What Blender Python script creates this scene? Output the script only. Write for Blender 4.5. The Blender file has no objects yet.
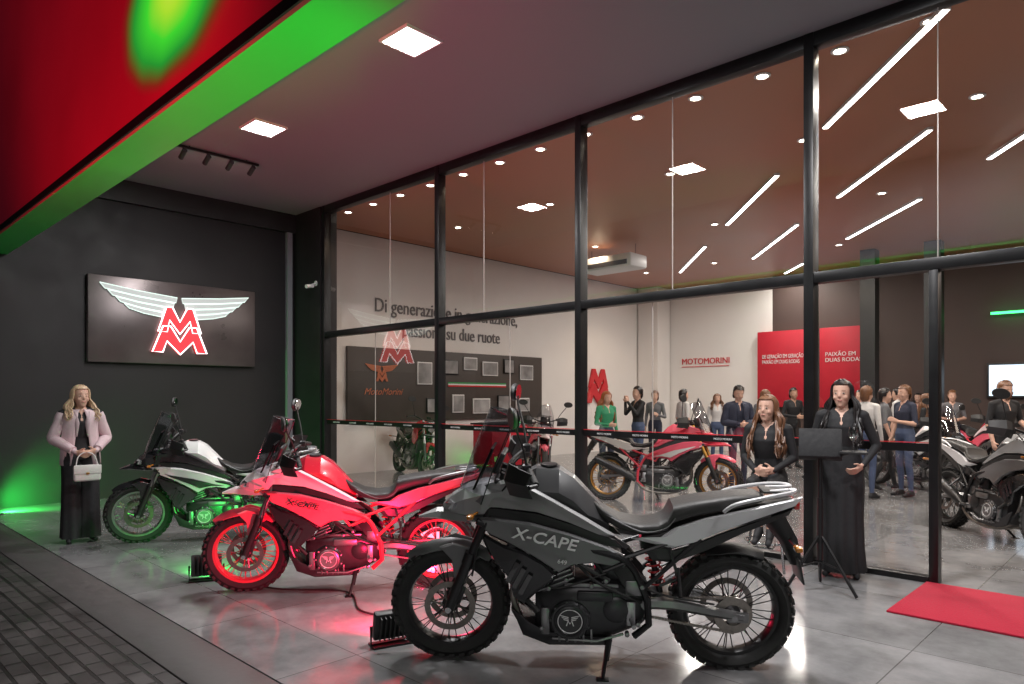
import bpy, bmesh, math, random
import numpy as np
from mathutils import Vector, Matrix, Quaternion
random.seed(7)
PI=math.pi
R=math.radians
scene=bpy.context.scene
col=scene.collection
V=Vector

# ---------------------------------------------------------------- materials
def nt(name):
    m=bpy.data.materials.new(name); m.use_nodes=True
    t=m.node_tree; t.nodes.clear()
    o=t.nodes.new('ShaderNodeOutputMaterial')
    return m,t,o
def pm(name,c,rough=.5,metal=0,var=.12,scale=6,bump=0,coat=0,emit=None,es=0,spec=.5,rvar=.1,detail=5):
    m,t,o=nt(name)
    b=t.nodes.new('ShaderNodeBsdfPrincipled')
    t.links.new(b.outputs[0],o.inputs[0])
    tc=t.nodes.new('ShaderNodeTexCoord'); n=t.nodes.new('ShaderNodeTexNoise')
    n.inputs['Scale'].default_value=scale; n.inputs['Detail'].default_value=detail
    t.links.new(tc.outputs['Object'],n.inputs['Vector'])
    mx=t.nodes.new('ShaderNodeMix'); mx.data_type='RGBA'
    mx.inputs[6].default_value=tuple(max(0,x*(1-var)) for x in c)+(1,)
    mx.inputs[7].default_value=tuple(min(1,x*(1+var)) for x in c)+(1,)
    t.links.new(n.outputs['Fac'],mx.inputs[0]); t.links.new(mx.outputs[2],b.inputs['Base Color'])
    mr=t.nodes.new('ShaderNodeMapRange')
    mr.inputs[1].default_value=.3; mr.inputs[2].default_value=.7
    mr.inputs[3].default_value=max(.02,rough-rvar*rough); mr.inputs[4].default_value=min(1,rough+rvar*rough)
    t.links.new(n.outputs['Fac'],mr.inputs[0]); t.links.new(mr.outputs[0],b.inputs['Roughness'])
    b.inputs['Metallic'].default_value=metal
    b.inputs['Coat Weight'].default_value=coat
    b.inputs['Specular IOR Level'].default_value=spec
    if bump:
        bp=t.nodes.new('ShaderNodeBump'); bp.inputs['Strength'].default_value=bump; bp.inputs['Distance'].default_value=.01
        t.links.new(n.outputs['Fac'],bp.inputs['Height']); t.links.new(bp.outputs[0],b.inputs['Normal'])
    if emit:
        b.inputs['Emission Color'].default_value=tuple(emit)+(1,); b.inputs['Emission Strength'].default_value=es
    return m
def glass(name,tint=(.95,.97,.97),base=.05,rough=.0,edge=.8):
    m,t,o=nt(name)
    tr=t.nodes.new('ShaderNodeBsdfTransparent'); tr.inputs[0].default_value=tint+(1,)
    gl=t.nodes.new('ShaderNodeBsdfGlossy'); gl.inputs['Roughness'].default_value=rough; gl.inputs[0].default_value=(1,1,1,1)
    lw=t.nodes.new('ShaderNodeLayerWeight'); lw.inputs[0].default_value=.5
    pw=t.nodes.new('ShaderNodeMath'); pw.operation='POWER'; pw.inputs[1].default_value=4.5
    ma=t.nodes.new('ShaderNodeMath'); ma.operation='MULTIPLY_ADD'; ma.use_clamp=True
    ma.inputs[1].default_value=edge; ma.inputs[2].default_value=base
    mx=t.nodes.new('ShaderNodeMixShader')
    t.links.new(lw.outputs['Facing'],pw.inputs[0]); t.links.new(pw.outputs[0],ma.inputs[0]); t.links.new(ma.outputs[0],mx.inputs[0])
    t.links.new(tr.outputs[0],mx.inputs[1]); t.links.new(gl.outputs[0],mx.inputs[2]); t.links.new(mx.outputs[0],o.inputs[0])
    return m
def emi(name,c,s,samp='NONE'):
    m=pm(name,tuple(x*.5 for x in c),.5,emit=c,es=s,var=.02)
    m.cycles.emission_sampling=samp
    return m
def painted_glow():  # green and yellow light on the fascia put into an emission gradient
    m,t,o=nt('painted_glow_face')
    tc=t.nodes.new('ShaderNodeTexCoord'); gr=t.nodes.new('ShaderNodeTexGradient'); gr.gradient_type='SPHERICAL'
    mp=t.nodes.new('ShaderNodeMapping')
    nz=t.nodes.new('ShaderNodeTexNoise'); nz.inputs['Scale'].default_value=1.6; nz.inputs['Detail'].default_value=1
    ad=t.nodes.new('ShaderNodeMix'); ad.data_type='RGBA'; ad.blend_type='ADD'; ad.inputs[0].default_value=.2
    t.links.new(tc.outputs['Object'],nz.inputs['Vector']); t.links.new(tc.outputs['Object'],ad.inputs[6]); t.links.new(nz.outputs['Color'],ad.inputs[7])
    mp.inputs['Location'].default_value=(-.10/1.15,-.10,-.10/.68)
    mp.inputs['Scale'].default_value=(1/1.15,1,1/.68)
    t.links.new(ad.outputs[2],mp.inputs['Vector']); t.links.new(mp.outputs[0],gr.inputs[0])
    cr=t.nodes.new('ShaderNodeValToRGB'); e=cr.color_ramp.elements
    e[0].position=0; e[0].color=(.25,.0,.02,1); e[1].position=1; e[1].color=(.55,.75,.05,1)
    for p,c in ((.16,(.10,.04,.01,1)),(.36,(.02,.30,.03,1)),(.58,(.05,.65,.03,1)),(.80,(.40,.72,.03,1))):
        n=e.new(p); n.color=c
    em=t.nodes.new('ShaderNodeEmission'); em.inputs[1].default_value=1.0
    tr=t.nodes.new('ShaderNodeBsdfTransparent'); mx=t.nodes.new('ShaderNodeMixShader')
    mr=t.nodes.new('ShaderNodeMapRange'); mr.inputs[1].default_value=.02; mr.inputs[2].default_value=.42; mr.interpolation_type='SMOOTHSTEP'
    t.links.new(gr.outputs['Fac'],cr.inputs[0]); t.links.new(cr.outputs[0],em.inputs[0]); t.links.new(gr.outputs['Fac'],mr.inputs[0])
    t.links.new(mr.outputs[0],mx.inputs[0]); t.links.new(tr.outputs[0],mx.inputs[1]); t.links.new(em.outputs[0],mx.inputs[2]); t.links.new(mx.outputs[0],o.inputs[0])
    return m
def tile_mat(name,c1,c2,mortar,bw,bh,off,msize,rough,bump,nscale=1.2,rv=.25):
    m,t,o=nt(name)
    b=t.nodes.new('ShaderNodeBsdfPrincipled'); t.links.new(b.outputs[0],o.inputs[0])
    tc=t.nodes.new('ShaderNodeTexCoord')
    br=t.nodes.new('ShaderNodeTexBrick'); br.offset=off
    br.inputs['Scale'].default_value=1; br.inputs['Brick Width'].default_value=bw; br.inputs['Row Height'].default_value=bh
    br.inputs['Mortar Size'].default_value=msize; br.inputs['Mortar Smooth'].default_value=.2
    br.inputs['Color1'].default_value=c1+(1,); br.inputs['Color2'].default_value=c2+(1,); br.inputs['Mortar'].default_value=mortar+(1,)
    t.links.new(tc.outputs['Object'],br.inputs['Vector'])
    n=t.nodes.new('ShaderNodeTexNoise'); n.inputs['Scale'].default_value=nscale; n.inputs['Detail'].default_value=9; n.inputs['Roughness'].default_value=.65
    t.links.new(tc.outputs['Object'],n.inputs['Vector'])
    mr=t.nodes.new('ShaderNodeMapRange'); mr.inputs[1].default_value=.3; mr.inputs[2].default_value=.7; mr.inputs[3].default_value=.5; mr.inputs[4].default_value=1.45
    t.links.new(n.outputs['Fac'],mr.inputs[0])
    mx=t.nodes.new('ShaderNodeMix'); mx.data_type='RGBA'; mx.blend_type='MULTIPLY'; mx.inputs[0].default_value=1
    t.links.new(br.outputs['Color'],mx.inputs[6]); t.links.new(mr.outputs[0],mx.inputs[7]); t.links.new(mx.outputs[2],b.inputs['Base Color'])
    m2=t.nodes.new('ShaderNodeMapRange'); m2.inputs[1].default_value=.3; m2.inputs[2].default_value=.7
    m2.inputs[3].default_value=rough*(1-rv); m2.inputs[4].default_value=rough*(1+rv)
    t.links.new(n.outputs['Fac'],m2.inputs[0]); t.links.new(m2.outputs[0],b.inputs['Roughness'])
    bp=t.nodes.new('ShaderNodeBump'); bp.inputs['Strength'].default_value=bump; bp.inputs['Distance'].default_value=.006; bp.invert=True
    t.links.new(br.outputs['Fac'],bp.inputs['Height'])
    b2=t.nodes.new('ShaderNodeBump'); b2.inputs['Strength'].default_value=bump*.25; b2.inputs['Distance'].default_value=.01
    t.links.new(n.outputs['Fac'],b2.inputs['Height']); t.links.new(bp.outputs[0],b2.inputs['Normal'])
    t.links.new(b2.outputs[0],b.inputs['Normal'])
    return m

M={}
M['floor']=tile_mat('floor_tile',(.22,.22,.225),(.18,.18,.185),(.10,.10,.10),1.2,1.2,0,.004,.13,.2,rv=.35)
M['paver']=tile_mat('pavers',(.06,.055,.055),(.036,.033,.033),(.012,.011,.011),.22,.11,.5,.012,.45,1.0,3)
M['kerb']=pm('kerb_concrete',(.075,.07,.07),.5,var=.3,scale=9,bump=.3)
M['asphalt']=pm('asphalt',(.04,.04,.042),.85,var=.3,scale=40,bump=.5)
M['ceil']=pm('ceiling_paint',(.235,.232,.262),.6,var=.06,scale=.8,bump=.04)
M['ceilin']=pm('warm_lit_ceiling',(.44,.175,.09),.45,var=.2,scale=.4)  # warm light on the ceiling put into its base colour
M['wall_dark']=pm('charcoal_wall',(.015,.0125,.0145),.55,var=.2,scale=2.5,bump=.15)
M['wall_white']=pm('white_wall',(.80,.77,.74),.6,var=.04,scale=2)
M['wall_brown']=pm('brown_wall',(.075,.048,.042),.6,var=.2,scale=1.5)
M['red_panel']=pm('fascia_panel',(.46,.018,.055),.4,var=.3,scale=.5)
M['soffit']=pm('soffit_green_lit',(.05,.50,.10),.35,var=.15,scale=1)  # green floodlight tint put into the base colour
M['black_metal']=pm('black_metal',(.012,.012,.013),.35,metal=.3,var=.2)
M['black_plastic']=pm('black_plastic',(.022,.022,.023),.45,var=.25,scale=20,bump=.05)
M['rubber']=pm('rubber',(.02,.02,.02),.7,var=.3,scale=30,bump=.2)
M['seatv']=pm('seat_vinyl',(.022,.021,.021),.5,var=.2,scale=60,bump=.15)
M['steel']=pm('steel',(.5,.5,.51),.25,metal=1,var=.1,scale=15)
M['alu']=pm('cast_alloy',(.38,.38,.39),.36,metal=.9,var=.2,scale=18,bump=.06)
M['engine']=pm('engine_black',(.05,.05,.053),.34,metal=.6,var=.3,scale=18,bump=.08)
M['enginegrey']=pm('engine_grey',(.24,.24,.245),.34,metal=.8,var=.2,scale=18,bump=.06)
M['gold']=pm('gold_anodised',(.6,.32,.08),.3,metal=.9)
M['chain']=pm('chain_steel',(.24,.22,.2),.35,metal=.9,var=.3,scale=60)
M['glass']=glass('facade_glass',(.94,.95,.95),.095,0,.8)
M['screen']=glass('smoked_screen',(.62,.63,.66),.08)
M['wineglass']=glass('wine_glass',(.9,.92,.92),.15)
M['mirror']=pm('mirror_glass',(.8,.8,.82),.05,metal=1,var=.02)
M['lens']=pm('headlamp_lens',(.5,.52,.55),.08,metal=.6,coat=1)
M['tail']=pm('tail_lens',(.45,.01,.01),.15,coat=1)
M['amber']=pm('amber_lens',(.5,.18,.02),.2,coat=1)
M['white']=pm('white_paint',(.75,.75,.75),.4,var=.04)
M['green']=pm('green_paint',(.02,.3,.08),.4,var=.04)
M['led']=emi('led_white',(1,.96,.9),14)
M['panel_light']=emi('panel_light',(1,.98,.98),9)
M['down']=emi('downlight_glow',(1,.88,.7),30)
M['wing']=emi('wing_silver',(.82,.86,.84),.42)
M['neonw']=emi('neon_white',(.82,1,.92),1.1)
M['neonr']=emi('neon_red',(1,.03,.04),1.5)
M['neonp']=emi('neon_pink',(1,.85,.85),3.0)
M['greenled']=emi('green_led',(.05,1,.2),4)
M['redled']=emi('red_led',(1,.1,.15),6)
M['carpet']=pm('red_carpet',(.34,.004,.025),.95,var=.3,scale=60,bump=.6)
M['redwall']=pm('red_wall',(.5,.012,.03),.5)
M['redtxt']=pm('red_lettering',(.6,.02,.03),.4)
M['greytxt']=pm('grey_lettering',(.16,.15,.15),.5)
M['board']=pm('dark_board',(.055,.044,.038),.5,var=.2)
M['photo']=pm('photo_print',(.28,.28,.28),.4,var=.98,scale=3.3,detail=4)
M['copper']=pm('copper_emblem',(.5,.16,.08),.4,metal=.3)
M['seam']=pm('silicone_seam',(.4,.36,.34),.4)
M['cable']=pm('cable',(.012,.012,.012),.5)
M['screen_on']=emi('display_glow',(.7,.85,1),1.3)
M['skin']=pm('skin',(.60,.36,.27),.5,var=.06,scale=10)
M['skin2']=pm('skin_tan',(.45,.26,.18),.5,var=.06,scale=10)
M['blackcloth']=pm('black_cloth',(.012,.012,.014),.75,var=.3,scale=30,bump=.2)
M['beige']=pm('pale_pink_cloth',(.60,.47,.50),.8,var=.1,scale=40,bump=.25)
M['whitecloth']=pm('white_cloth',(.6,.58,.57),.8,var=.08,scale=30,bump=.2)
M['jeans']=pm('blue_denim',(.06,.085,.16),.85,var=.2,scale=40,bump=.2)
M['greencloth']=pm('green_cloth',(.03,.25,.12),.8,var=.15,scale=30)
M['navy']=pm('navy_cloth',(.025,.03,.055),.8,var=.15,scale=30)
M['greycloth']=pm('grey_cloth',(.14,.14,.15),.8,var=.15,scale=30)
M['redcloth']=pm('red_cloth',(.4,.03,.04),.8,var=.15,scale=30)
M['blonde']=pm('blonde_hair',(.55,.40,.26),.45,var=.45,scale=60)
M['brown']=pm('brown_hair',(.15,.065,.03),.42,var=.5,scale=60)
M['auburn']=pm('auburn_hair',(.3,.09,.03),.42,var=.5,scale=60)
M['blackhair']=pm('black_hair',(.014,.011,.011),.32,var=.5,scale=60)
M['eyew']=pm('eye_white',(.5,.44,.40),.3)
M['eyed']=pm('eye_dark',(.03,.018,.014),.2)
M['lips']=pm('lips',(.46,.17,.14),.45)
M['bagw']=pm('white_leather',(.7,.68,.66),.4,bump=.2,scale=30)

# ---------------------------------------------------------------- mesh builder
def sgnpow(c,p): return math.copysign(abs(c)**p,c)
class MB:
    def __init__(s,xf=None): s.v=[];s.f=[];s.m=[];s.xf=xf
    def add(s,vs,fs,mi=0,M=None):
        o=len(s.v)
        for v in vs:
            v=V(v)
            if M is not None: v=M@v
            s.v.append(v)
        s.f+=[tuple(i+o for i in f) for f in fs]; s.m+=[mi]*len(fs)
    def box(s,c,size,rot=None,bev=0,mi=0,seg=2):
        bm=bmesh.new(); bmesh.ops.create_cube(bm,size=1)
        for v in bm.verts: v.co=V((v.co.x*size[0],v.co.y*size[1],v.co.z*size[2]))
        if bev: bmesh.ops.bevel(bm,geom=bm.edges[:],offset=min(bev,min(size)*.45),segments=seg,affect='EDGES',profile=.5)
        T=Matrix.Translation(V(c))
        if rot is not None: T=T@(rot if isinstance(rot,Matrix) else Matrix.Rotation(rot[1],4,rot[0]))
        bm.verts.index_update()
        s.add([v.co.copy() for v in bm.verts],[[v.index for v in f.verts] for f in bm.faces],mi,T); bm.free()
    def rings(s,rs,mi=0,closed=False,caps=True,ring_closed=True):
        n=len(rs[0]); vs=[p for r in rs for p in r]; fs=[]
        m=len(rs)
        for i in range(m if closed else m-1):
            a=i*n; b=((i+1)%m)*n
            for k in range(n if ring_closed else n-1):
                k2=(k+1)%n
                fs.append((a+k,a+k2,b+k2,b+k))
        if caps and not closed and ring_closed:
            fs.append(tuple(range(n-1,-1,-1))); fs.append(tuple((m-1)*n+k for k in range(n)))
        s.add(vs,fs,mi)
    def tube(s,pts,r,n=8,mi=0,sub=0,closed=False,flat=1):
        pts=[V(p) for p in pts]; m=len(pts)
        rr=list(r) if isinstance(r,(list,tuple)) else [r]*m
        if sub:
            np_=[];nr=[]
            for i in range(m-1):
                p0=pts[max(i-1,0)];p1=pts[i];p2=pts[i+1];p3=pts[min(i+2,m-1)]
                for k in range(sub):
                    t=k/sub
                    np_.append(.5*((2*p1)+(p2-p0)*t+(2*p0-5*p1+4*p2-p3)*t*t+(3*p1-p0-3*p2+p3)*t**3))
                    nr.append(rr[i]*(1-t)+rr[i+1]*t)
            np_.append(pts[-1]);nr.append(rr[-1]);pts=np_;rr=nr;m=len(pts)
        rs=[];prev=None
        for i in range(m):
            if closed: d=pts[(i+1)%m]-pts[i-1]
            else: d=pts[min(i+1,m-1)]-pts[max(i-1,0)]
            if d.length<1e-9: d=V((0,0,1))
            d.normalize()
            if prev is None:
                u=d.orthogonal().normalized()
            else:
                u=prev-d*prev.dot(d)
                if u.length<1e-6: u=d.orthogonal()
                u.normalize()
            prev=u; w=d.cross(u)
            rs.append([pts[i]+u*(rr[i]*math.cos(2*PI*k/n))+w*(rr[i]*flat*math.sin(2*PI*k/n)) for k in range(n)])
        s.rings(rs,mi,closed=closed)
    def lathe(s,prof,c,axis='Y',n=32,mi=0,closed=False,T=None):
        rs=[]
        for (r,h) in prof:
            ring=[]
            for k in range(n):
                a=2*PI*k/n; x=r*math.cos(a); y=r*math.sin(a)
                if axis=='Y': p=V((x,h,y))
                elif axis=='X': p=V((h,x,y))
                else: p=V((x,y,h))
                if T is not None: p=T@p
                ring.append(V(c)+p)
            rs.append(ring)
        s.rings(rs,mi,closed=closed,caps=not closed)
    def loftx(s,rows,e=2.6,n=20,mi=0,cy=0):
        rs=[]
        for (x,zb,zt,hw) in rows:
            cz=(zb+zt)/2; hh=(zt-zb)/2
            rs.append([V((x,cy+hw*sgnpow(math.cos(2*PI*k/n),2/e),cz+hh*sgnpow(math.sin(2*PI*k/n),2/e))) for k in range(n)])
        s.rings(rs,mi)
    def polyx(s,rows,mi=0):
        rs=[]
        for x,half in rows:
            r=[V((x if len(p)<3 else p[2],p[0],p[1])) for p in half]+[V((x if len(p)<3 else p[2],-p[0],p[1])) for p in half[::-1]]
            rs.append(r)
        s.rings(rs,mi)
    def loftz(s,rows,e=2.2,n=20,mi=0,T=None,fold=0,nf=7):
        rs=[]
        for i,(z,cx,hd,hw) in enumerate(rows):
            ring=[]
            for k in range(n):
                a=2*PI*k/n
                f=1+fold*i/len(rows)*math.sin(nf*a+1.3)
                p=V((cx+f*hd*sgnpow(math.cos(a),2/e),f*hw*sgnpow(math.sin(a),2/e),z))
                if T is not None: p=T@p
                ring.append(p)
            rs.append(ring)
        s.rings(rs,mi)
    def panel(s,out,yf,side,bulge=.015,thick=.012,inner=.86,mi=0):
        cx=sum(p[0] for p in out)/len(out); cz=sum(p[1] for p in out)/len(out)
        n=len(out)
        A=[V((x,side*(yf(x,z)-bulge),z)) for x,z in out]
        I=[]
        for x,z in out:
            xx=cx+(x-cx)*inner; zz=cz+(z-cz)*inner
            I.append(V((xx,side*yf(xx,zz),zz)))
        B=[V((x,side*(yf(x,z)-bulge-thick),z)) for x,z in out]
        fs=[]
        for k in range(n):
            k2=(k+1)%n
            fs.append((k,k2,n+k2,n+k)); fs.append((2*n+k,2*n+k2,k2,k))
        fs.append(tuple(range(n,2*n))); fs.append(tuple(range(3*n-1,2*n-1,-1)))
        s.add(A+I+B,fs,mi)
    def fender(s,cx,cz,r,a0,a1,hw,mi=0,drop=.035,th=.006,n=18,tip=.5):
        rows=[]
        for i in range(n+1):
            a=R(a0+(a1-a0)*i/n); e=min(1,i/4*(1-tip)+tip,(n-i)/3*.4+.6)
            top=[];bot=[]
            for k in range(7):
                u=-1+k/3; rr=r-drop*abs(u)**1.6; w=hw*e
                top.append(V((cx+rr*math.cos(a),u*w,cz+rr*math.sin(a))))
                rr-=th
                bot.append(V((cx+rr*math.cos(a),u*w,cz+rr*math.sin(a))))
            rows.append(top+bot[::-1])
        s.rings(rows,mi)
    def capsule(s,a,b,ra,rb,n=12,mi=0):
        a=V(a);b=V(b);ax=b-a
        ax=ax.normalized() if ax.length>1e-6 else V((0,0,1))
        u=ax.orthogonal().normalized(); w=ax.cross(u); rs=[]
        for c,r,angs in ((a,ra,(-80,-50,-20,0)),(b,rb,(0,20,50,80))):
            for g in angs:
                q=R(g)
                rs.append([c+ax*(r*math.sin(q))+(u*math.cos(2*PI*k/n)+w*math.sin(2*PI*k/n))*(r*math.cos(q)) for k in range(n)])
        if (b-a).length<1e-5: rs.pop(4)
        s.rings(rs,mi)
    def build(s,name,mats,parent=None,smooth=38):
        me=bpy.data.meshes.new(name)
        vs=[(s.xf@v) if s.xf is not None else v for v in s.v]
        me.from_pydata([tuple(v) for v in vs],[],s.f)
        if not isinstance(mats,(list,tuple)): mats=[mats]
        for m in mats: me.materials.append(m)
        me.polygons.foreach_set('material_index',s.m)
        bm=bmesh.new(); bm.from_mesh(me); bmesh.ops.recalc_face_normals(bm,faces=bm.faces[:]); bm.to_mesh(me); bm.free()
        me.shade_smooth(); me.set_sharp_from_angle(angle=R(smooth)); me.update()
        o=bpy.data.objects.new(name,me); col.objects.link(o)
        if parent: o.parent=parent
        return o
def tag(o,label=None,cat=None,group=None,kind=None):
    if label:o['label']=label
    if cat:o['category']=cat
    if group:o['group']=group
    if kind:o['kind']=kind
    return o
def empty(name,loc,rz=0,label=None,cat=None,group=None):
    o=bpy.data.objects.new(name,None); col.objects.link(o); o.location=loc; o.rotation_euler=(0,0,rz); o.empty_display_size=.1
    return tag(o,label,cat,group)
def struct(name,mb,mats):
    return tag(mb.build(name,mats),kind='structure')
def text(name,body,size,ext,mat,T,parent=None,align='LEFT',width=None,sh=0,bold=0):
    cu=bpy.data.curves.new('t','FONT'); cu.body=body; cu.size=size; cu.extrude=ext; cu.align_x=align; cu.shear=sh; cu.offset=bold
    cu.resolution_u=3
    o=bpy.data.objects.new('t',cu); col.objects.link(o)
    dg=bpy.context.evaluated_depsgraph_get(); me=bpy.data.meshes.new_from_object(o.evaluated_get(dg))
    bpy.data.objects.remove(o); me.name=name
    if width:
        xs=[v.co.x for v in me.vertices]; k=width/(max(xs)-min(xs)); me.transform(Matrix.Diagonal((k,1,1,1)))
    me.transform(T); me.materials.clear(); me.materials.append(mat)
    ob=bpy.data.objects.new(name,me); col.objects.link(ob)
    if parent: ob.parent=parent
    return ob
def basis(x,y,z,o):
    m=Matrix.Identity(4)
    for i in range(3): m[i][0]=x[i];m[i][1]=y[i];m[i][2]=z[i];m[i][3]=o[i]
    return m
def faceX(o): return basis((0,1,0),(0,0,1),(1,0,0),o)
def faceYn(o): return basis((1,0,0),(0,0,1),(0,-1,0),o)

# ---------------------------------------------------------------- camera
cam=bpy.data.cameras.new('camera'); co=bpy.data.objects.new('camera',cam); col.objects.link(co)
co.location=(0,0,1.55); co.rotation_euler=(R(90),0,R(43.8)); cam.lens=24.6; cam.sensor_width=36; cam.shift_y=.0547; cam.clip_end=2000
scene.camera=co
cF=V((-.692,.722,0)); cR=V((.722,.692,0))
def at(px,py,Z=0):
    d=700*(1.55-Z)/(py-398); r=(px-512)/700*d
    p=cF*d+cR*r; return (p.x,p.y,Z)
def atd(px,d,Z=0):
    p=cF*d+cR*((px-512)/700*d); return (p.x,p.y,Z)

# ---------------------------------------------------------------- world
w=bpy.data.worlds.new('World'); scene.world=w; w.use_nodes=True
bg=w.node_tree.nodes['Background']
sky=w.node_tree.nodes.new('ShaderNodeTexSky'); sky.sky_type='NISHITA'; sky.sun_disc=False; sky.sun_elevation=R(-5); sky.sun_rotation=R(200)
w.node_tree.links.new(sky.outputs[0],bg.inputs[0]); bg.inputs[1].default_value=.05
scene.view_settings.view_transform='Standard'; scene.view_settings.look='None'; scene.view_settings.exposure=0
def lamp(name,kind,loc,power,color=(1,1,1),target=None,size=.1,size_y=None,spot=90,blend=.5):
    l=bpy.data.lights.new(name,kind); l.energy=power; l.color=color
    if kind=='AREA':
        l.size=size
        if size_y: l.shape='RECTANGLE'; l.size_y=size_y
    elif kind=='SPOT': l.spot_size=R(spot); l.spot_blend=blend; l.shadow_soft_size=size
    elif kind=='POINT': l.shadow_soft_size=size
    elif kind=='SUN': l.angle=R(size)
    o=bpy.data.objects.new(name,l); col.objects.link(o); o.location=loc
    if target is not None:
        o.rotation_euler=(V(target)-V(loc)).to_track_quat('-Z','Y').to_euler()
    return o
lamp('street_fill','SUN',(0,0,10),.36,(1,.94,.93),target=(-6,8,0),size=25)  # added front fill from the street side, no lamp modelled
bpy.data.objects['street_fill'].rotation_euler=(V((-.45,.65,-.30))).to_track_quat('-Z','Y').to_euler()

# ---------------------------------------------------------------- setting
ZC=4.95; YF=6.69; XL=-12.0; XR=9.0; YB=19.2
b=MB(); b.add([(-300,-300,-.14),(300,-300,-.14),(300,300,-.14),(-300,300,-.14)],[(0,1,2,3)]); struct('ground',b,M['asphalt'])
b=MB(); b.box((-8,-1.23,-.07),(50,5.5,.12)); struct('pavement',b,M['paver'])
b=MB(); b.box((-8,1.70,-.065),(50,.35,.126),bev=.008); struct('kerb',b,M['kerb'])
b=MB(); b.box((-1.5,10.55,-.07),(22.5,17.34,.14)); struct('floor',b,M['floor'])
b=MB(); b.box((-1.5,4.44,ZC+.1),(21.5,4.44,.2)); struct('canopy_ceiling',b,M['ceil'])
b=MB(); b.box((-1.5,13.02,ZC+.1),(21.5,12.6,.2)); struct('showroom_ceiling',b,M['ceilin'])
b=MB(); b.box((-12.15,4.4,2.6),(.3,4.6,5.2)); struct('left_wall',b,M['wall_dark'])
b=MB(); b.box((-11.955,4.45,4.78),(.09,4.45,.34)); struct('wall_header',b,M['black_plastic'])
b=MB(); b.box((-11.53,6.78,2.475),(.94,.34,4.95)); struct('corner_pier',b,M['wall_dark'])
b=MB(); b.box((-11.985,6.5,2.47),(.12,.1,4.94)); struct('pier_lit_edge',b,M['ceil'])  # light on the pier edge put in as a paler strip
b=MB(); b.box((-12.45,13.0,2.475),(.3,12.7,4.95)); struct('showroom_side_wall',b,M['wall_white'])
b=MB(); b.box((-10.3,YB+.15,2.475),(4.0,.3,4.95)); struct('showroom_back_wall',b,M['wall_white'])
b=MB(); b.box((.35,YB+.15,2.475),(17.3,.3,4.95)); struct('dark_back_wall',b,M['wall_brown'])
b=MB(); b.box((9.1,10.5,2.475),(.2,17.4,4.95)); struct('right_wall',b,M['wall_brown'])
b=MB(); b.box((-4,2.03,3.60),(25,.34,.04)); struct('fascia_soffit',b,M['soffit'])
b=MB(); b.box((-4,1.84,5.8),(25,.04,4.46)); struct('street_fascia',b,M['red_panel'])
b=MB(); b.box((-4,2.03,4.3),(25,.335,1.35)); struct('fascia_beam',b,M['ceil'])
b=MB(); b.box((-4,1.812,3.59),(25,.014,.07)); struct('fascia_edge_trim',b,M['black_metal'])
b=MB(); b.box((-1.5,10.7,ZC+.35),(21.8,17.4,.2)); struct('roof_slab',b,M['wall_dark'])
b=MB(); b.box((-11.9,18.8,2.47),(.7,.7,4.94)); struct('white_column',b,M['wall_white'])
for x in (-5.2,-3.9):
    b=MB(); b.box((x,17.3,2.47),(.32,.32,4.94)); struct('dark_column',b,M['black_plastic'])
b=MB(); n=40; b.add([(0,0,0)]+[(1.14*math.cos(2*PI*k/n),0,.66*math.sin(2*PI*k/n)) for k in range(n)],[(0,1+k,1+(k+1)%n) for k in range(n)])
glow_m=painted_glow(); glow_m.cycles.emission_sampling='NONE'
o=b.build('painted_glow_patch',glow_m); o.location=(-4.85,1.80,4.30); tag(o,'soft patch of green and yellow painted glow on the red fascia above the street','sign')  # emissive patch standing for the coloured light on the fascia

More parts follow.
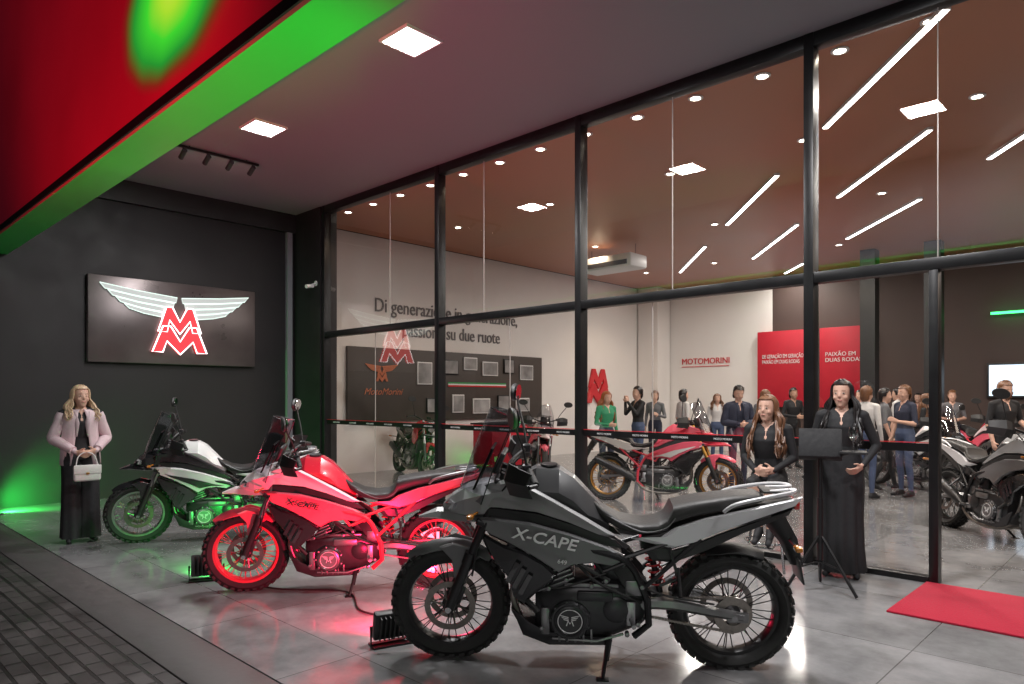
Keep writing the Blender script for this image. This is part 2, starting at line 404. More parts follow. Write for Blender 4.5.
# ---------------------------------------------------------------- facade
fac=empty('glass_facade',(0,0,0),label='tall black framed glass shopfront between the canopy and the showroom',cat='glass facade')
mull=[-10.99,-7.88,-5.256,-2.522,.2,2.95,5.7,8.4]
for x in mull:
    b=MB(); b.box((x,YF,(ZC)/2),(.09,.14,ZC),bev=.004); b.build('mullion',M['black_metal'],fac)
b=MB(); b.box((-1.50,YF,1.31),(.07,.12,2.62),bev=.004); b.build('door_post',M['black_metal'],fac)
for i in range(len(mull)-1):
    x0,x1=mull[i]+.045,mull[i+1]-.045; xc=(x0+x1)/2; wd=x1-x0
    b=MB(); b.box((xc,YF,2.67),(wd,.13,.10),bev=.004); b.build('transom',M['black_metal'],fac)
    b=MB(); b.box((xc,YF,4.885),(wd,.13,.13),bev=.004); b.build('header',M['black_metal'],fac)
    door=(i==3)
    if not door:
        b=MB(); b.box((xc,YF,.025),(wd,.10,.05),bev=.004); b.build('sill',M['black_metal'],fac)
    else:
        b=MB(); b.box(((x0-1.54)/2,YF,.025),(-1.54-x0,.10,.05),bev=.004); b.build('sill',M['black_metal'],fac)
    def pane(xa,xb,za,zb):
        b=MB(); b.add([(xa,YF,za),(xb,YF,za),(xb,YF,zb),(xa,YF,zb)],[(0,1,2,3)]); b.build('glass_pane',M['glass'],fac)
    mid={0:-9.1,1:-6.95,2:-4.0,3:-1.48}.get(i,xc)
    pane(x0,mid-.004,2.72,4.82); pane(mid+.004,x1,2.72,4.82)
    b=MB(); b.box((mid,YF,3.77),(.007,.012,2.09)); b.build('glass_seam',M['seam'],fac)
    if door: pane(x0,-1.535,.05,2.62)
    else:
        m2={0:-9.5,1:-6.45,2:-4.25}.get(i,xc)
        pane(x0,m2-.004,.05,2.62); pane(m2+.004,x1,.05,2.62)
        b=MB(); b.box((m2,YF,1.33),(.006,.012,2.56)); b.build('glass_seam',M['seam'],fac)
    bx1=x1 if not door else -1.535
    b=MB(); b.box(((x0+bx1)/2,YF-.006,1.13),(bx1-x0,.004,.07)); bd=b.build('safety_band',M['black_metal'],fac)
    b=MB(); b.box(((x0+bx1)/2,YF-.011,1.172),(bx1-x0,.004,.007)); b.build('band_line',M['redtxt'],bd)
    nx=int((bx1-x0)/.5)
    for k in range(nx):
        xx=x0+.2+k*.5
        text('band_lettering','MOTO MORINI',.03,.001,M['white'],faceYn((xx,YF-.010,1.118)),bd)
s_=empty('security_camera',(-11.2,6.6,3.6),label='small white security camera on the dark pier beside the glass',cat='security camera')
b=MB(); b.lathe([(.05,0),(.05,.02),(.02,.03)],(0,0,0),'Y',16); b.build('base',M['white'],s_)
b=MB(); b.tube([(0,-.0,0),(0,-.08,-.03)],.012); b.tube([(0,-.05,-.05),(.03,-.2,-.08)],.035,12); b.build('body',M['white'],s_)

# ---------------------------------------------------------------- wall sign with winged emblem
def mpoly(w,h,t,oy):
    pts=[(-w,-h),(-.62*w,h),(-.34*w,h),(0,-.15*h),(.34*w,h),(.62*w,h),(w,-h),(w-t,-h),(.48*w,h-1.5*t),(0,-h-.2*t),(-.48*w,h-1.5*t),(-w+t,-h)]
    return [(u,v+oy) for u,v in pts]
def emblem(T,parent,mw,mo,mr,mp,s=1):
    def P(u,v,h=.02): return T@V((u*s,v*s,h*s))
    def slab(b,pts,h0,h1,mi=0):
        n=len(pts); vs=[P(u,v,h0) for u,v in pts]+[P(u,v,h1) for u,v in pts]
        b.add(vs,[tuple(range(n)),tuple(range(n,2*n))]+[(k,(k+1)%n,n+(k+1)%n,n+k) for k in range(n)],mi)
    if mw:
        b=MB(); bars=[((.035,.345),(1.17,.47),.085),((.08,.25),(1.06,.37),.08),((.14,.16),(.95,.275),.075),((.21,.075),(.83,.18),.07)]
        tubes=MB()
        for sd in (-1,1):
            for (a,c,th) in bars:
                mid=(a[0]*.45+c[0]*.55,a[1]*.45+c[1]*.55-.012)
                q=[(sd*a[0],a[1]),(sd*mid[0],mid[1]),(sd*c[0],c[1]),(sd*(c[0]-.07),c[1]-th),(sd*mid[0],mid[1]-th),(sd*(a[0]+.02),a[1]-th)]
                slab(b,q,.0,.03)
                tubes.tube([P(u,v,.032) for u,v in q],.007*s,5,closed=True)
        b.build('wings',mw,parent,smooth=20)
        if mo: tubes.build('wing_outline',mo,parent)
    for j,(w_,h_,t_,oy) in enumerate(((.34,.20,.14,-.02),(.43,.21,.16,-.34))):
        p=mpoly(w_,h_,t_,oy); b=MB(); slab(b,p,.004,.045+.012*j); b.build('letter_mark',mr,parent,smooth=20)
        if mp:
            b=MB(); b.tube([P(u,v,.05+.012*j) for u,v in p],.012*s,6,closed=True); b.build('neon_line',mp,parent)
sg=empty('wall_sign',(0,0,0),label='dark rectangular wall sign with glowing winged emblem and red zigzag letters',cat='sign')
b=MB(); b.box((-11.94,4.495,2.765),(.1,2.63,1.33),bev=.01); b.build('backboard',pm('sign_board',(.15,.125,.125),.3,metal=.5,var=.45,scale=2),sg)
emblem(faceX((-11.885,4.5,2.84)),sg,M['wing'],M['neonw'],M['neonr'],M['neonp'],1.0)
o=text('wall_lettering','Di generazione in generazione,',.42,.012,M['greytxt'],faceX((-12.285,8.62,3.38)),width=4.35); tag(o,'upper line of dark grey lettering on the white showroom wall','lettering')
o=text('wall_lettering','passione su due ruote',.42,.012,M['greytxt'],faceX((-12.285,9.35,2.90)),width=3.0); tag(o,'lower line of dark grey lettering on the white showroom wall, just above the photo board','lettering')
bd=empty('photo_board',(0,0,0),label='long dark board with framed photographs on the white showroom wall',cat='display board')
b=MB(); b.box((-12.25,10.9,1.83),(.08,5.95,1.56),bev=.01); b.build('backboard',M['board'],bd)
emblem(faceX((-12.2,8.75,2.1)),bd,M['copper'],None,M['copper'],None,.36)
text('lettering','MotoMorini',.2,.004,M['copper'],faceX((-12.2,8.3,1.62)),bd,sh=.4)
rp_=random.Random(3)
for i,(y,z,ww,hh) in enumerate([(10.65,2.26,.5,.34),(11.29,2.36,.42,.30),(11.94,2.26,.52,.34),(12.6,2.34,.36,.36),(13.25,2.2,.48,.38),(9.9,2.1,.42,.5),(10.2,1.38,.5,.34),(10.9,1.42,.36,.42),(11.65,1.36,.56,.36),(12.4,1.42,.40,.40),(13.1,1.38,.5,.34)]):
    b=MB(); b.box((-12.19,y,z),(.03,ww,hh),bev=.004); f=b.build('frame',M['white'] if i%3 else M['black_metal'],bd)
    b=MB(); b.box((-12.172,y,z),(.006,ww-.05,hh-.05)); b.build('print',M['photo'],f)
for k,mm in enumerate(('green','white','redtxt')):
    b=MB(); b.box((-12.2,11.55,1.90-.035*k),(.012,1.9,.033)); b.build('stripe',M[mm],bd)
mk=empty('wall_emblem',(0,0,0),label='red zigzag emblem fixed to the far white showroom wall',cat='emblem')
emblem(faceX((-12.29,16.4,2.15)),mk,None,None,M['redtxt'],None,1.35)
o=text('wall_lettering','MOTOMORINI',.25,.01,M['redtxt'],faceYn((-11.15,YB-.015,2.58)),width=1.55); tag(o,'small red block lettering on the white back wall','lettering')
b=MB(); b.box((-10.375,YB-.01,2.50),(1.55,.02,.02)); b.build('underline',M['redtxt'],o)
for xa,xb,body,sz,lb in ((-8.66,-7.2,'DE GERAÇÃO EM GERAÇÃO,\nPAIXÃO EM DUAS RODAS',.15,'left red display panel with two lines of small white lettering behind the visitors'),(-6.95,-5.75,'PAIXÃO EM\nDUAS RODAS',.15,'right narrower red display panel with white lettering behind the visitors')):
    rp=empty('red_display_panel',(0,0,0),label=lb,cat='display panel')
    b=MB(); b.box(((xa+xb)/2,YB-.1,2.35),(xb-xa,.16,2.1),bev=.01); b.build('panel',M['redwall'],rp)
    text('lettering',body,sz,.004,M['white'],faceYn((xa+.14,YB-.185,2.65)),rp,width=xb-xa-.3)
tv=empty('wall_screen',(0,0,0),label='pale glowing screen on the dark back wall at right',cat='screen')
b=MB(); b.box((-2.5,YB-.06,1.95),(1.5,.08,.8),bev=.01); b.build('housing',M['black_plastic'],tv)
b=MB(); b.box((-2.5,YB-.105,1.95),(1.4,.01,.7)); b.build('display',M['screen_on'],tv)
b=MB(); b.box((-2.5,YB-.2,3.47),(1.3,.05,.05)); tag(b.build('green_light_bar',M['greenled']),'thin glowing green light bar high on the back wall','light bar')
ac=empty('air_conditioner',(-9.3,13,4.55),label='white ceiling air conditioner with dark vent beside the column',cat='air conditioner')
b=MB(); b.box((0,0,.02),(1.4,.65,.3),bev=.05); b.build('body',M['white'],ac)
b=MB(); b.box((0,-.33,-.03),(1.2,.02,.1)); b.build('vent',M['black_plastic'],ac)
for sx in(-.6,.6):
    b=MB(); b.tube([(sx,0,.15),(sx,0,.4)],.01); b.build('hanger',M['steel'],ac)
ct=empty('display_counter',(-10.9,11.2,0),label='red and black low counter below the photo board',cat='counter')
b=MB(); b.box((0,0,.52),(.6,1.5,.9),bev=.01); b.build('body',M['redwall'],ct)
b=MB(); b.box((0,0,.99),(.68,1.6,.04),bev=.008); b.build('top',M['black_plastic'],ct)
b=MB(); b.box((0,0,.035),(.55,1.45,.07)); b.build('plinth',M['black_plastic'],ct)

# ---------------------------------------------------------------- ceiling lights
def cpanel(x,y,label,power):
    t=empty('ceiling_light',(x,y,ZC),label=label,cat='ceiling light',group='square panel lights in the canopy ceiling')
    b=MB()
    for dx,dy,sx,sy in ((.205,0,.02,.43),(-.205,0,.02,.43),(0,.205,.39,.02),(0,-.205,.39,.02)): b.box((dx,dy,-.012),(sx,sy,.024))
    b.build('frame',M['white'],t)
    b=MB(); b.box((0,0,-.008),(.39,.39,.012)); b.build('diffuser',M['panel_light'],t)
    lamp('panel_lamp','AREA',(x,y,ZC-.022),power,(1,.98,.98),target=(x,y,0),size=.38)
cpanel(-5.29,4.13,'nearer square white panel light in the canopy ceiling',140)
cpanel(-8.33,4.18,'farther square white panel light in the canopy ceiling, near the track spotlights',80)
cpanel(-2.2,4.13,'square white canopy panel light above the grey motorcycle, mirrored in the glass',180)
cpanel(.9,4.13,'square white canopy panel light right of the grey motorcycle',130)
def downlight(x,y,p):
    t=empty('recessed_downlight',(x,y,ZC),label='small round warm downlight in the showroom ceiling',cat='downlight',group='recessed downlights in the showroom ceiling')
    b=MB(); b.lathe([(.055,0),(.085,-.002),(.085,-.012),(.06,-.018),(.05,-.004)],(0,0,0),'Z',20,closed=True); b.build('trim_ring',M['white'],t)
    b=MB(); b.lathe([(.052,-.002),(.05,-.01)],(0,0,0),'Z',16); b.build('bulb',M['down'],t)
    if p: lamp('downlight_lamp','SPOT',(x,y,ZC-.03),p,(1,.74,.5),target=(x,y,0),size=.04,spot=120,blend=.6)
x=-11.0;k=0
while x<-.5: downlight(x,7.15,60 if k%3==1 else 0); x+=.78; k+=1
for k,x in enumerate((-10.4,-8.0,-5.6,-3.6,-1.67)): downlight(x,9.3,(60,0,60,0,60)[k])
for k,x in enumerate((-9.5,-6.6,-3.6,-1.2)): downlight(x,12.6,(80,0,80,0)[k])
for k,x in enumerate((-10.5,-8.5,-5.5)): downlight(x,16.2,(90,0,90)[k])
strips=[((946,5),(825,125),'longest white light strip behind the upper right glass'),((930,127),(838,195),'white light strip second from the top behind the upper right glass'),((920,197),(847,237),'lowest white light strip behind the upper right glass'),((777,173),(727,223),'upper white light strip just left of the thick mullion'),((797,223),(753,257),'middle white light strip just left of the thick mullion'),((705,245),(680,271),'leftmost short white light strip in the showroom ceiling'),((803,262),(785,272),'tiny farthest white light strip beside the thick mullion')]
def strip(a,c,label):
    a=V(a);c=V(c); d=c-a; L=d.length; mid=(a+c)/2; ang=math.atan2(d.y,d.x)
    t=empty('light_strip',(mid.x,mid.y,ZC),ang,label,'light strip','diagonal light strips in the showroom ceiling')
    b=MB(); b.box((0,0,-.02),(L+.02,.08,.04)); b.build('channel',M['white'],t)
    b=MB(); b.box((0,0,-.043),(L,.055,.006)); b.build('diffuser',M['led'],t)
    lo=lamp('strip_lamp','AREA',(mid.x,mid.y,ZC-.05),80,(1,.93,.85),size=L,size_y=.05); lo.rotation_euler=(0,0,ang)
for p,q,l in strips:
    strip(at(p[0],p[1],ZC),at(q[0],q[1],ZC),l)
strip((-.2,9.2,ZC),(-1.97,11.75,ZC),'white light strip cut by the right picture edge')
strip((.6,13.4,ZC),(-1.2,15.8,ZC),'white light strip beyond the right picture edge')
lamp('showroom_glow','AREA',(3.5,12,ZC-.1),260,(1,.8,.65),target=(3.5,12,0),size=4)
tk=empty('track_light',(-9.67,4.2,ZC),label='black ceiling track with four spotlights facing the wall sign',cat='track light')
b=MB(); b.box((0,0,-.03),(.035,1.15,.03)); b.tube([(0,-.4,-.03),(0,-.4,0)],.01); b.tube([(0,.4,-.03),(0,.4,0)],.01); b.build('rail',M['black_metal'],tk)
for k in range(4):
    y=-.48+k*.32
    b=MB(); b.tube([(0,y,-.04),(0,y,-.1)],.008); b.tube([(.05,y,-.09),(-.09,y,-.16)],.034,12); sp=b.build('spotlight_head',M['black_plastic'],tk)
    b=MB(); b.tube([(-.09,y,-.16),(-.094,y,-.162)],.028,12); b.build('lens',M['down'],sp)
lamp('track_lamp','SPOT',(-9.85,4.3,4.75),34,(1,.95,.9),target=(-12,4.5,2.7),size=.04,spot=55,blend=.8)

# ---------------------------------------------------------------- flood lights
RED=(1,.015,.085); GRN=(.03,1,.10)
def flood(label,loc,target,lens,color,power,spot=110):
    d=V(target)-V(loc); rz=math.atan2(d.y,d.x); el=math.atan2(d.z,math.hypot(d.x,d.y))
    t=empty('floodlight',(loc[0],loc[1],loc[2]),rz,label,'floodlight')
    T=Matrix.Translation((0,0,.13))@Matrix.Rotation(-el,4,'Y')
    b=MB(); b.box((0,0,0),(.06,.24,.18),bev=.012)
    for k in range(7): b.box((-.045,-.09+k*.03,0),(.035,.006,.15))
    b.xf=T; h=b.build('housing',M['black_plastic'],t)
    b=MB(); b.box((.033,0,0),(.006,.19,.13)); b.xf=T; b.build('lens',lens,t)
    b=MB(); b.tube([(0,-.135,.13),(0,-.135,.012),(0,.135,.012),(0,.135,.13)],.009); b.box((0,0,.006),(.12,.27,.012)); b.build('bracket',M['black_metal'],t)
    dn=d.normalized()
    lamp('flood_lamp','SPOT',V((loc[0],loc[1],loc[2]+.13))+dn*.09,power,color,target=target,size=.06,spot=spot,blend=.8)
flood('black floodlight throwing red light, on the floor by the grey motorcycle front wheel',(-3.6,2.66,0),(-5.0,3.1,.4),M['redled'],RED,190,115)
flood('black floodlight beside the red motorcycle front wheel throwing green light',(-6.0,2.5,0),(-6.75,2.85,-.12),M['greenled'],GRN,120,84)
flood('green floodlight at the kerb end beside the dark wall',(-11.45,1.93,0),(-12,3.3,.0),M['greenled'],GRN,260,125)
flood('green floodlight on the kerb aimed steeply at the soffit',(-1.1,1.95,0),(-4.6,2.03,3.58),M['greenled'],GRN,800,42)
flood('green floodlight on the kerb aimed along the soffit',(-.9,1.97,0),(-8.0,2.03,3.58),M['greenled'],GRN,600,18)
flood('red floodlight on the pavement aimed up at the fascia',(-4.6,-1.6,-.01),(-6.2,1.86,4.6),M['redled'],RED,1150,70)
flood('red floodlight behind the red motorcycle rear wheel',(-5.7,4.7,0),(-4.4,3.8,.1),M['redled'],RED,150,120)
b=MB(); b.tube([(-3.65,2.7,.012),(-3.9,2.95,.012),(-4.3,2.9,.012),(-4.8,3.1,.012),(-5.3,2.75,.012),(-5.95,2.62,.012)],.008,6,sub=8); tag(b.build('power_cable',M['cable']),'black power cable lying on the floor between the grey and red motorcycles','cable')

b=MB(); b.box((-.25,6.08,.008),(2.6,1.1,.016),bev=.004); tag(b.build('red_carpet',M['carpet']),'bright red carpet mat in front of the showroom doorway','carpet')

# ---------------------------------------------------------------- motorcycle
def wheel(root,cx,r,hw,rimm,S,front,knob=True,nsp=18):
    c=(cx,0,r)
    b=MB(S)
    ri=r-.085
    b.lathe([(ri+.012,-.042),(ri-.012,-.040),(ri-.022,-.015),(ri-.022,.015),(ri-.012,.040),(ri+.012,.042),(ri+.002,.03),(ri-.01,0),(ri+.002,-.03)],c,'Y',40,closed=True)
    for k in range(nsp):
        for sd in (-1,1):
            a0=2*PI*(k+(.5 if sd>0 else 0))/nsp; a1=a0+(.28 if k%2 else -.28)
            b.tube([(cx+.042*math.cos(a0),sd*.045,r+.042*math.sin(a0)),(cx+(ri-.015)*math.cos(a1),sd*.008,r+(ri-.015)*math.sin(a1))],.0032,5,mi=2)
    b.lathe([(.03,-.07),(.05,-.055),(.05,-.04),(.032,-.03),(.032,.03),(.05,.04),(.05,.055),(.03,.07)],c,'Y',20,mi=1)
    wo=b.build('wheel',[rimm,M['engine'],M['engine'] if rimm is M['black_metal'] else rimm],root)
    b=MB(S)
    prof=[(ri+.005,-.04),(ri+.02,-hw*.85),(r-.04,-hw),(r-.018,-hw*.85),(r-.006,-hw*.5),(r-.001,0),(r-.006,hw*.5),(r-.018,hw*.85),(r-.04,hw),(ri+.02,hw*.85),(ri+.005,.04)]
    b.lathe(prof,c,'Y',48,closed=True)
    if knob:
        N=34
        for k in range(N):
            for row,(y,rr,l,wd) in enumerate(((-hw*.82,r-.012,.034,.022),(-hw*.3,r+.001,.036,.03),(hw*.3,r+.001,.036,.03),(hw*.82,r-.012,.034,.022))):
                a=2*PI*(k+(.5 if row in(1,3) else 0))/N
                T=Matrix.Rotation(-a,4,'Y')@Matrix.Rotation((-.55 if y<-hw*.5 else (.55 if y>hw*.5 else 0)),4,'Z')
                b.box((cx+rr*math.cos(a),y,r+rr*math.sin(a)),(.018,wd,l),rot=T)
    b.build('tyre',M['rubber'],wo)
    b=MB(S)
    ys=(-.075,.075) if front else (-.085,)
    for y in ys:
        b.lathe([(.115,y-.002),(.150,y-.002),(.150,y+.002),(.115,y+.002)],c,'Y',36,closed=True)
        for k in range(6):
            a=2*PI*k/6; b.tube([(cx+.04*math.cos(a),y*.9,r+.04*math.sin(a)),(cx+.12*math.cos(a+.3),y,r+.12*math.sin(a+.3))],.006,5)
    b.build('brake_disc',M['chain'],wo)
    return wo
def motorcycle(loc,heading,pal,label,group=None,scale=1,lean=-7,steer=0,naked=False,hero=False,knob=True,cat='motorcycle'):
    root=empty('motorcycle',loc,0,label,cat,group)
    root.rotation_euler=(R(lean),0,math.atan2(heading[1],heading[0])); root.scale=(scale,)*3
    FX,RX,FR,RR=.81,-.81,.345,.345
    A=V((.81,0,.345)); H=V((.48,0,1.12)); ax=(H-A).normalized()
    S=Matrix.Translation(H)@Matrix.Rotation(R(steer),4,ax)@Matrix.Translation(-H)
    body,acc,rimm,frm=pal['body'],pal['accent'],pal['rim'],pal['frame']
    up2=pal.get('upper',body)
    blk=M['black_plastic']
    wheel(root,FX,FR,.058,rimm,S,True,knob); wheel(root,RX,RR,.078,rimm,Matrix.Identity(4),False,knob)
    for sd in(-1,1):
        y=sd*.108
        b=MB(S)
        b.tube([(.815,y,.33),(.79,y,.40),(.68,y,.665)],[.03,.032,.03],12)
        b.tube([(.68,y,.66),(.47,y,1.15)],.025,12,mi=1)
        b.tube([(.70,y,.62),(.675,y,.685)],.035,12,mi=0)
        b.tube([(.815,y*.6,.345),(.815,y*1.28,.345)],.018,10,mi=2)
        b.box((.755,y*.8,.43),(.06,.05,.11),rot=('Y',R(-20)),bev=.01,mi=0)
        b.build('fork_leg',[M['engine'],pal.get('fork',M['alu']),M['steel']],root)
    b=MB(S); 
    for (x,z) in((.60,.86),(.49,1.10)): b.box((x+.0,0,z),(.09,.28,.035),rot=('Y',R(-23)),bev=.01)
    b.tube([(.60,0,.82),(.47,0,1.14)],.03,10)
    b.build('triple_clamp',M['engine'],root)
    b=MB(S)
    b.fender(.81,.345,.392,48,132,.070,drop=.045,n=14,tip=.25)
    for sd in(-1,1):
        b.panel([(.86,.71),(.78,.735),(.67,.70),(.63,.64),(.70,.60),(.74,.50),(.78,.52),(.79,.63)],lambda x,z:.088,sd,bulge=.006,thick=.008,inner=.9)
    b.build('front_fender',pal['fender'],root,smooth=25)
    b=MB(S); b.tube([(.30,-.43,1.17),(.34,-.27,1.215),(.44,-.10,1.17),(.44,.10,1.17),(.34,.27,1.215),(.30,.43,1.17)],.012,8,sub=5)
    for sd in(-1,1): b.tube([(.36,sd*.2,1.2),(.46,sd*.16,1.1),(.55,sd*.08,.95)],.006,6,sub=4)
    hb=b.build('handlebar',M['black_metal'],root)
    for sd in(-1,1):
        b=MB(S); b.tube([(.305,sd*.43,1.172),(.335,sd*.30,1.208)],.019,10); b.build('grip',M['rubber'],hb)
        b=MB(S); b.tube([(.37,sd*.25,1.2),(.385,sd*.3,1.195),(.355,sd*.42,1.165)],.006,6); b.box((.35,sd*.25,1.215),(.05,.05,.05),bev=.01); b.build('lever',M['engine'],hb)
        if not naked:
            b=MB(S)
            P=[]
            for i in range(5):
                t=i/4; y=sd*(.25+.22*t); x=.42+.045*math.sin(t*PI)-.09*t*t
                P.append([V((x,y,1.24+.03*math.sin(t*PI))),V((x+.028,y,1.18)),V((x,y,1.09+.02*t)),V((x-.008,y,1.09+.02*t)),V((x+.018,y,1.18)),V((x-.008,y,1.24+.03*math.sin(t*PI)))])
            b.rings(P); b.tube([(.30,sd*.44,1.17),(.34,sd*.47,1.17)],.012,8)
            b.build('hand_guard',blk,root,smooth=20)
        b=MB(S)
        mz=1.53
        b.tube([(.35,sd*.26,1.23),(.37,sd*.33,1.35),(.40,sd*.41,1.46),(.40,sd*.43,mz-.02)],.007,6,sub=4)
        mr=Matrix.Rotation(R(sd*12),4,'Z')
        b.lathe([(.02,.0),(.075,.008),(.085,.022),(.08,.03)],(.40,sd*.45,mz),'X',20,T=mr@Matrix.Diagonal((1,1.1,.66,1)))
        mo=b.build('mirror',blk,root)
        b=MB(S); b.lathe([(.002,-.003),(.072,-.003),(.072,.001)],(.398,sd*.45,mz),'X',20,T=mr@Matrix.Diagonal((1,1.1,.66,1))); b.build('mirror_glass',M['mirror'],mo)
    # slim faceted tank with a raised spine and knee recess
    b=MB()
    def half(hw,zt,zb): return [(0,zt),(hw*.42,zt-.006),(hw*.75,zt-.055),(hw,zt-.12 if zt-zb>.2 else (zt+zb)/2),(hw*.7,zb),(0,zb)]
    b.polyx([(.43,half(.05,1.08,.95)),(.38,half(.11,1.13,.90)),(.29,half(.145,1.175,.86)),(.16,half(.148,1.168,.84)),(.08,half(.135,1.12,.83)),(.0,half(.115,1.035,.81)),(-.07,half(.09,.96,.80)),(-.12,half(.07,.91,.79))])
    tk_=b.build('fuel_tank',pal.get('tank',body),root,smooth=16)
    b=MB(); b.lathe([(.04,0),(.05,.005),(.048,.012),(.01,.014)],(.22,0,1.17),'Z',18); b.build('fuel_cap',M['engine'],tk_)
    b=MB(); b.loftx([(-.02,.93,1.0,.05),(-.08,.88,.945,.08),(-.18,.82,.885,.105),(-.29,.80,.862,.125),(-.39,.81,.87,.132),(-.44,.83,.90,.132),(-.47,.865,.97,.128),(-.60,.91,1.0,.122),(-.80,.955,1.028,.105),(-.93,.98,1.038,.085),(-.97,.99,1.02,.06)],3.6,24)
    st_=b.build('seat',M['seatv'],root,smooth=45)
    b=MB(); b.tube([(-.1,.080,.91),(-.29,.127,.83),(-.42,.132,.85),(-.48,.13,.91)],.004,5,sub=4); b.tube([(-.1,-.080,.91),(-.29,-.127,.83),(-.42,-.132,.85),(-.48,-.13,.91)],.004,5,sub=4); b.build('seat_piping',M['enginegrey'],st_)
    for sd in(-1,1):
        ytf=lambda x,z:.142+.06*(x+.3) if x<-.3 else .142
        b=MB(); b.panel([(-.24,.79),(-.40,.795),(-.48,.85),(-.64,.905),(-.85,.95),(-1.02,.99),(-1.17,1.025),(-1.13,.975),(-.92,.90),(-.72,.825),(-.58,.765),(-.46,.735)],ytf,sd,bulge=.012,thick=.014,inner=.9)
        b.build('tail_panel',acc,root,smooth=16)
        b=MB(); b.panel([(-.30,.74),(-.46,.715),(-.58,.75),(-.72,.81),(-.95,.895),(-1.12,.955),(-1.10,.92),(-.86,.82),(-.66,.72),(-.48,.65),(-.36,.66)],lambda x,z:ytf(x,z)-.012,sd,bulge=.01,thick=.012,inner=.9); b.build('tail_lower_panel',blk,root,smooth=16)
        b=MB(); b.panel([(-.18,.68),(-.28,.60),(-.34,.53),(-.28,.46),(-.2,.50),(-.14,.60)],lambda x,z:.13,sd,bulge=.008); b.build('side_cover',blk,root)
        b=MB(); b.tube([(-.74,sd*.13,.95),(-.80,sd*.155,1.0),(-.98,sd*.14,1.04),(-1.10,sd*.10,1.055),(-1.13,sd*.04,1.055),(-1.0,sd*.05,1.045)],.011,8,sub=4); b.build('grab_rail',pal.get('rail',M['alu']),root)
    b=MB(); b.loftx([(-.30,.70,.80,.09),(-.6,.79,.89,.09),(-.95,.89,.97,.08),(-1.13,.94,1.0,.06)],3,16); b.box((-1.04,0,1.045),(.16,.14,.015),bev=.006)
    b.build('tail_body',blk,root)
    b=MB(); b.box((-1.145,0,.97),(.03,.14,.045),bev=.01); b.build('tail_light',M['tail'],root)
    b=MB(); b.tube([(-1.02,0,.91),(-1.12,0,.76),(-1.17,0,.62)],[.04,.03,.02],8,flat=2.2); b.box((-1.175,0,.60),(.01,.19,.14),rot=('Y',R(12)),bev=.003); b.tube([(-1.12,-.16,.77),(-1.12,.16,.77)],.008,6)
    b.build('plate_holder',blk,root)
    for sd in(-1,1):
        b=MB(); b.box((-1.12,sd*.19,.77),(.04,.07,.03),bev=.012); b.build('turn_signal',M['amber'],root)
    b=MB(); b.fender(-.81,.345,.388,66,118,.085,drop=.03); b.build('rear_fender',blk,root)
    b=MB()
    b.loftx([(.30,.24,.46,.10),(.24,.19,.52,.14),(.05,.17,.54,.155),(-.15,.20,.54,.15),(-.30,.26,.52,.12),(-.36,.32,.46,.09)],4,24)
    T0=Matrix.Translation((.17,0,.50))@Matrix.Rotation(R(22),4,'Y')
    def tb(f):
        o_=len(b.v); f()
        for i in range(o_,len(b.v)): b.v[i]=T0@b.v[i]
    tb(lambda:[b.box((0,0,.02+k*.026),(.22,.30,.010),bev=.003,mi=1) for k in range(8)])
    tb(lambda:(b.box((0,0,.12),(.18,.26,.24)),b.box((0,0,.28),(.22,.31,.10),bev=.025,mi=1),b.box((.02,0,.345),(.12,.22,.04),bev=.01),[b.lathe([(.012,.155),(.012,.165),(.006,.168)],(sx,0,sz),'Y',8,mi=1) for sx in(-.08,.08) for sz in (.25,.31)]))
    b.box((-.12,0,.60),(.16,.2,.14),bev=.02); b.tube([(-.10,.0,.66),(.0,.0,.72)],.05,12)
    for sd in (-1,1):
        for k in range(5): b.box((-.02+k*.045,sd*.157,.225),(.012,.012,.08),bev=.003,mi=1)
        b.box((-.26,sd*.125,.50),(.1,.02,.09),bev=.01,mi=1); b.box((.24,sd*.14,.30),(.05,.03,.16),bev=.01,mi=1)
        b.box((-.02,sd*.15,.52),(.3,.012,.02),bev=.003,mi=1); b.tube([(-.2,sd*.15,.24),(-.05,sd*.168,.20),(.2,sd*.15,.20)],.008,6,mi=1)
        for (x,z) in((.26,.26),(.22,.50),(-.02,.52),(-.28,.30),(-.30,.52),(-.22,.24),(-.1,.55),(.12,.55)): b.lathe([(.013,.13*sd),(.013,.168*sd),(.006,.17*sd)],(x,0,z),'Y',8,mi=1)
    en=b.build('engine',[M['engine'],M['enginegrey']],root)
    for sd in(-1,1):
        b=MB()
        b.lathe([(.115,.135*sd),(.115,.162*sd),(.103,.174*sd)],(.10,0,.315),'Y',32)
        b.lathe([(.095,.17*sd),(.09,.182*sd),(.078,.186*sd),(.074,.180*sd),(.01,.180*sd)],(.10,0,.315),'Y',32,mi=1)
        for k in range(9):
            a=2*PI*k/9; b.lathe([(.009,.15*sd),(.009,.176*sd),(.004,.178*sd)],(.10+.108*math.cos(a),0,.315+.108*math.sin(a)),'Y',8,mi=1)
        b.lathe([(.075,.13*sd),(.075,.155*sd),(.06,.163*sd),(.01,.166*sd)],(-.16,0,.38),'Y',24)
        b.box((-.04,sd*.155,.46),(.20,.03,.06),bev=.012,mi=1)
        cv=b.build('engine_cover',[M['engine'],M['engine'] if hero else M['enginegrey']],en)
        b=MB()
        Tm=basis((-1*sd,0,0),(0,0,1),(0,1*sd,0),(.10,.182*sd,.322))
        for s2 in(-1,1):
            for j in range(3): b.add([Tm@V(p) for p in((s2*.008,.022-j*.009,.002),(s2*(.058-j*.010),.034-j*.012,.002),(s2*(.053-j*.010),.028-j*.012,.002),(s2*.008,.016-j*.009,.002))],[(0,1,2,3)])
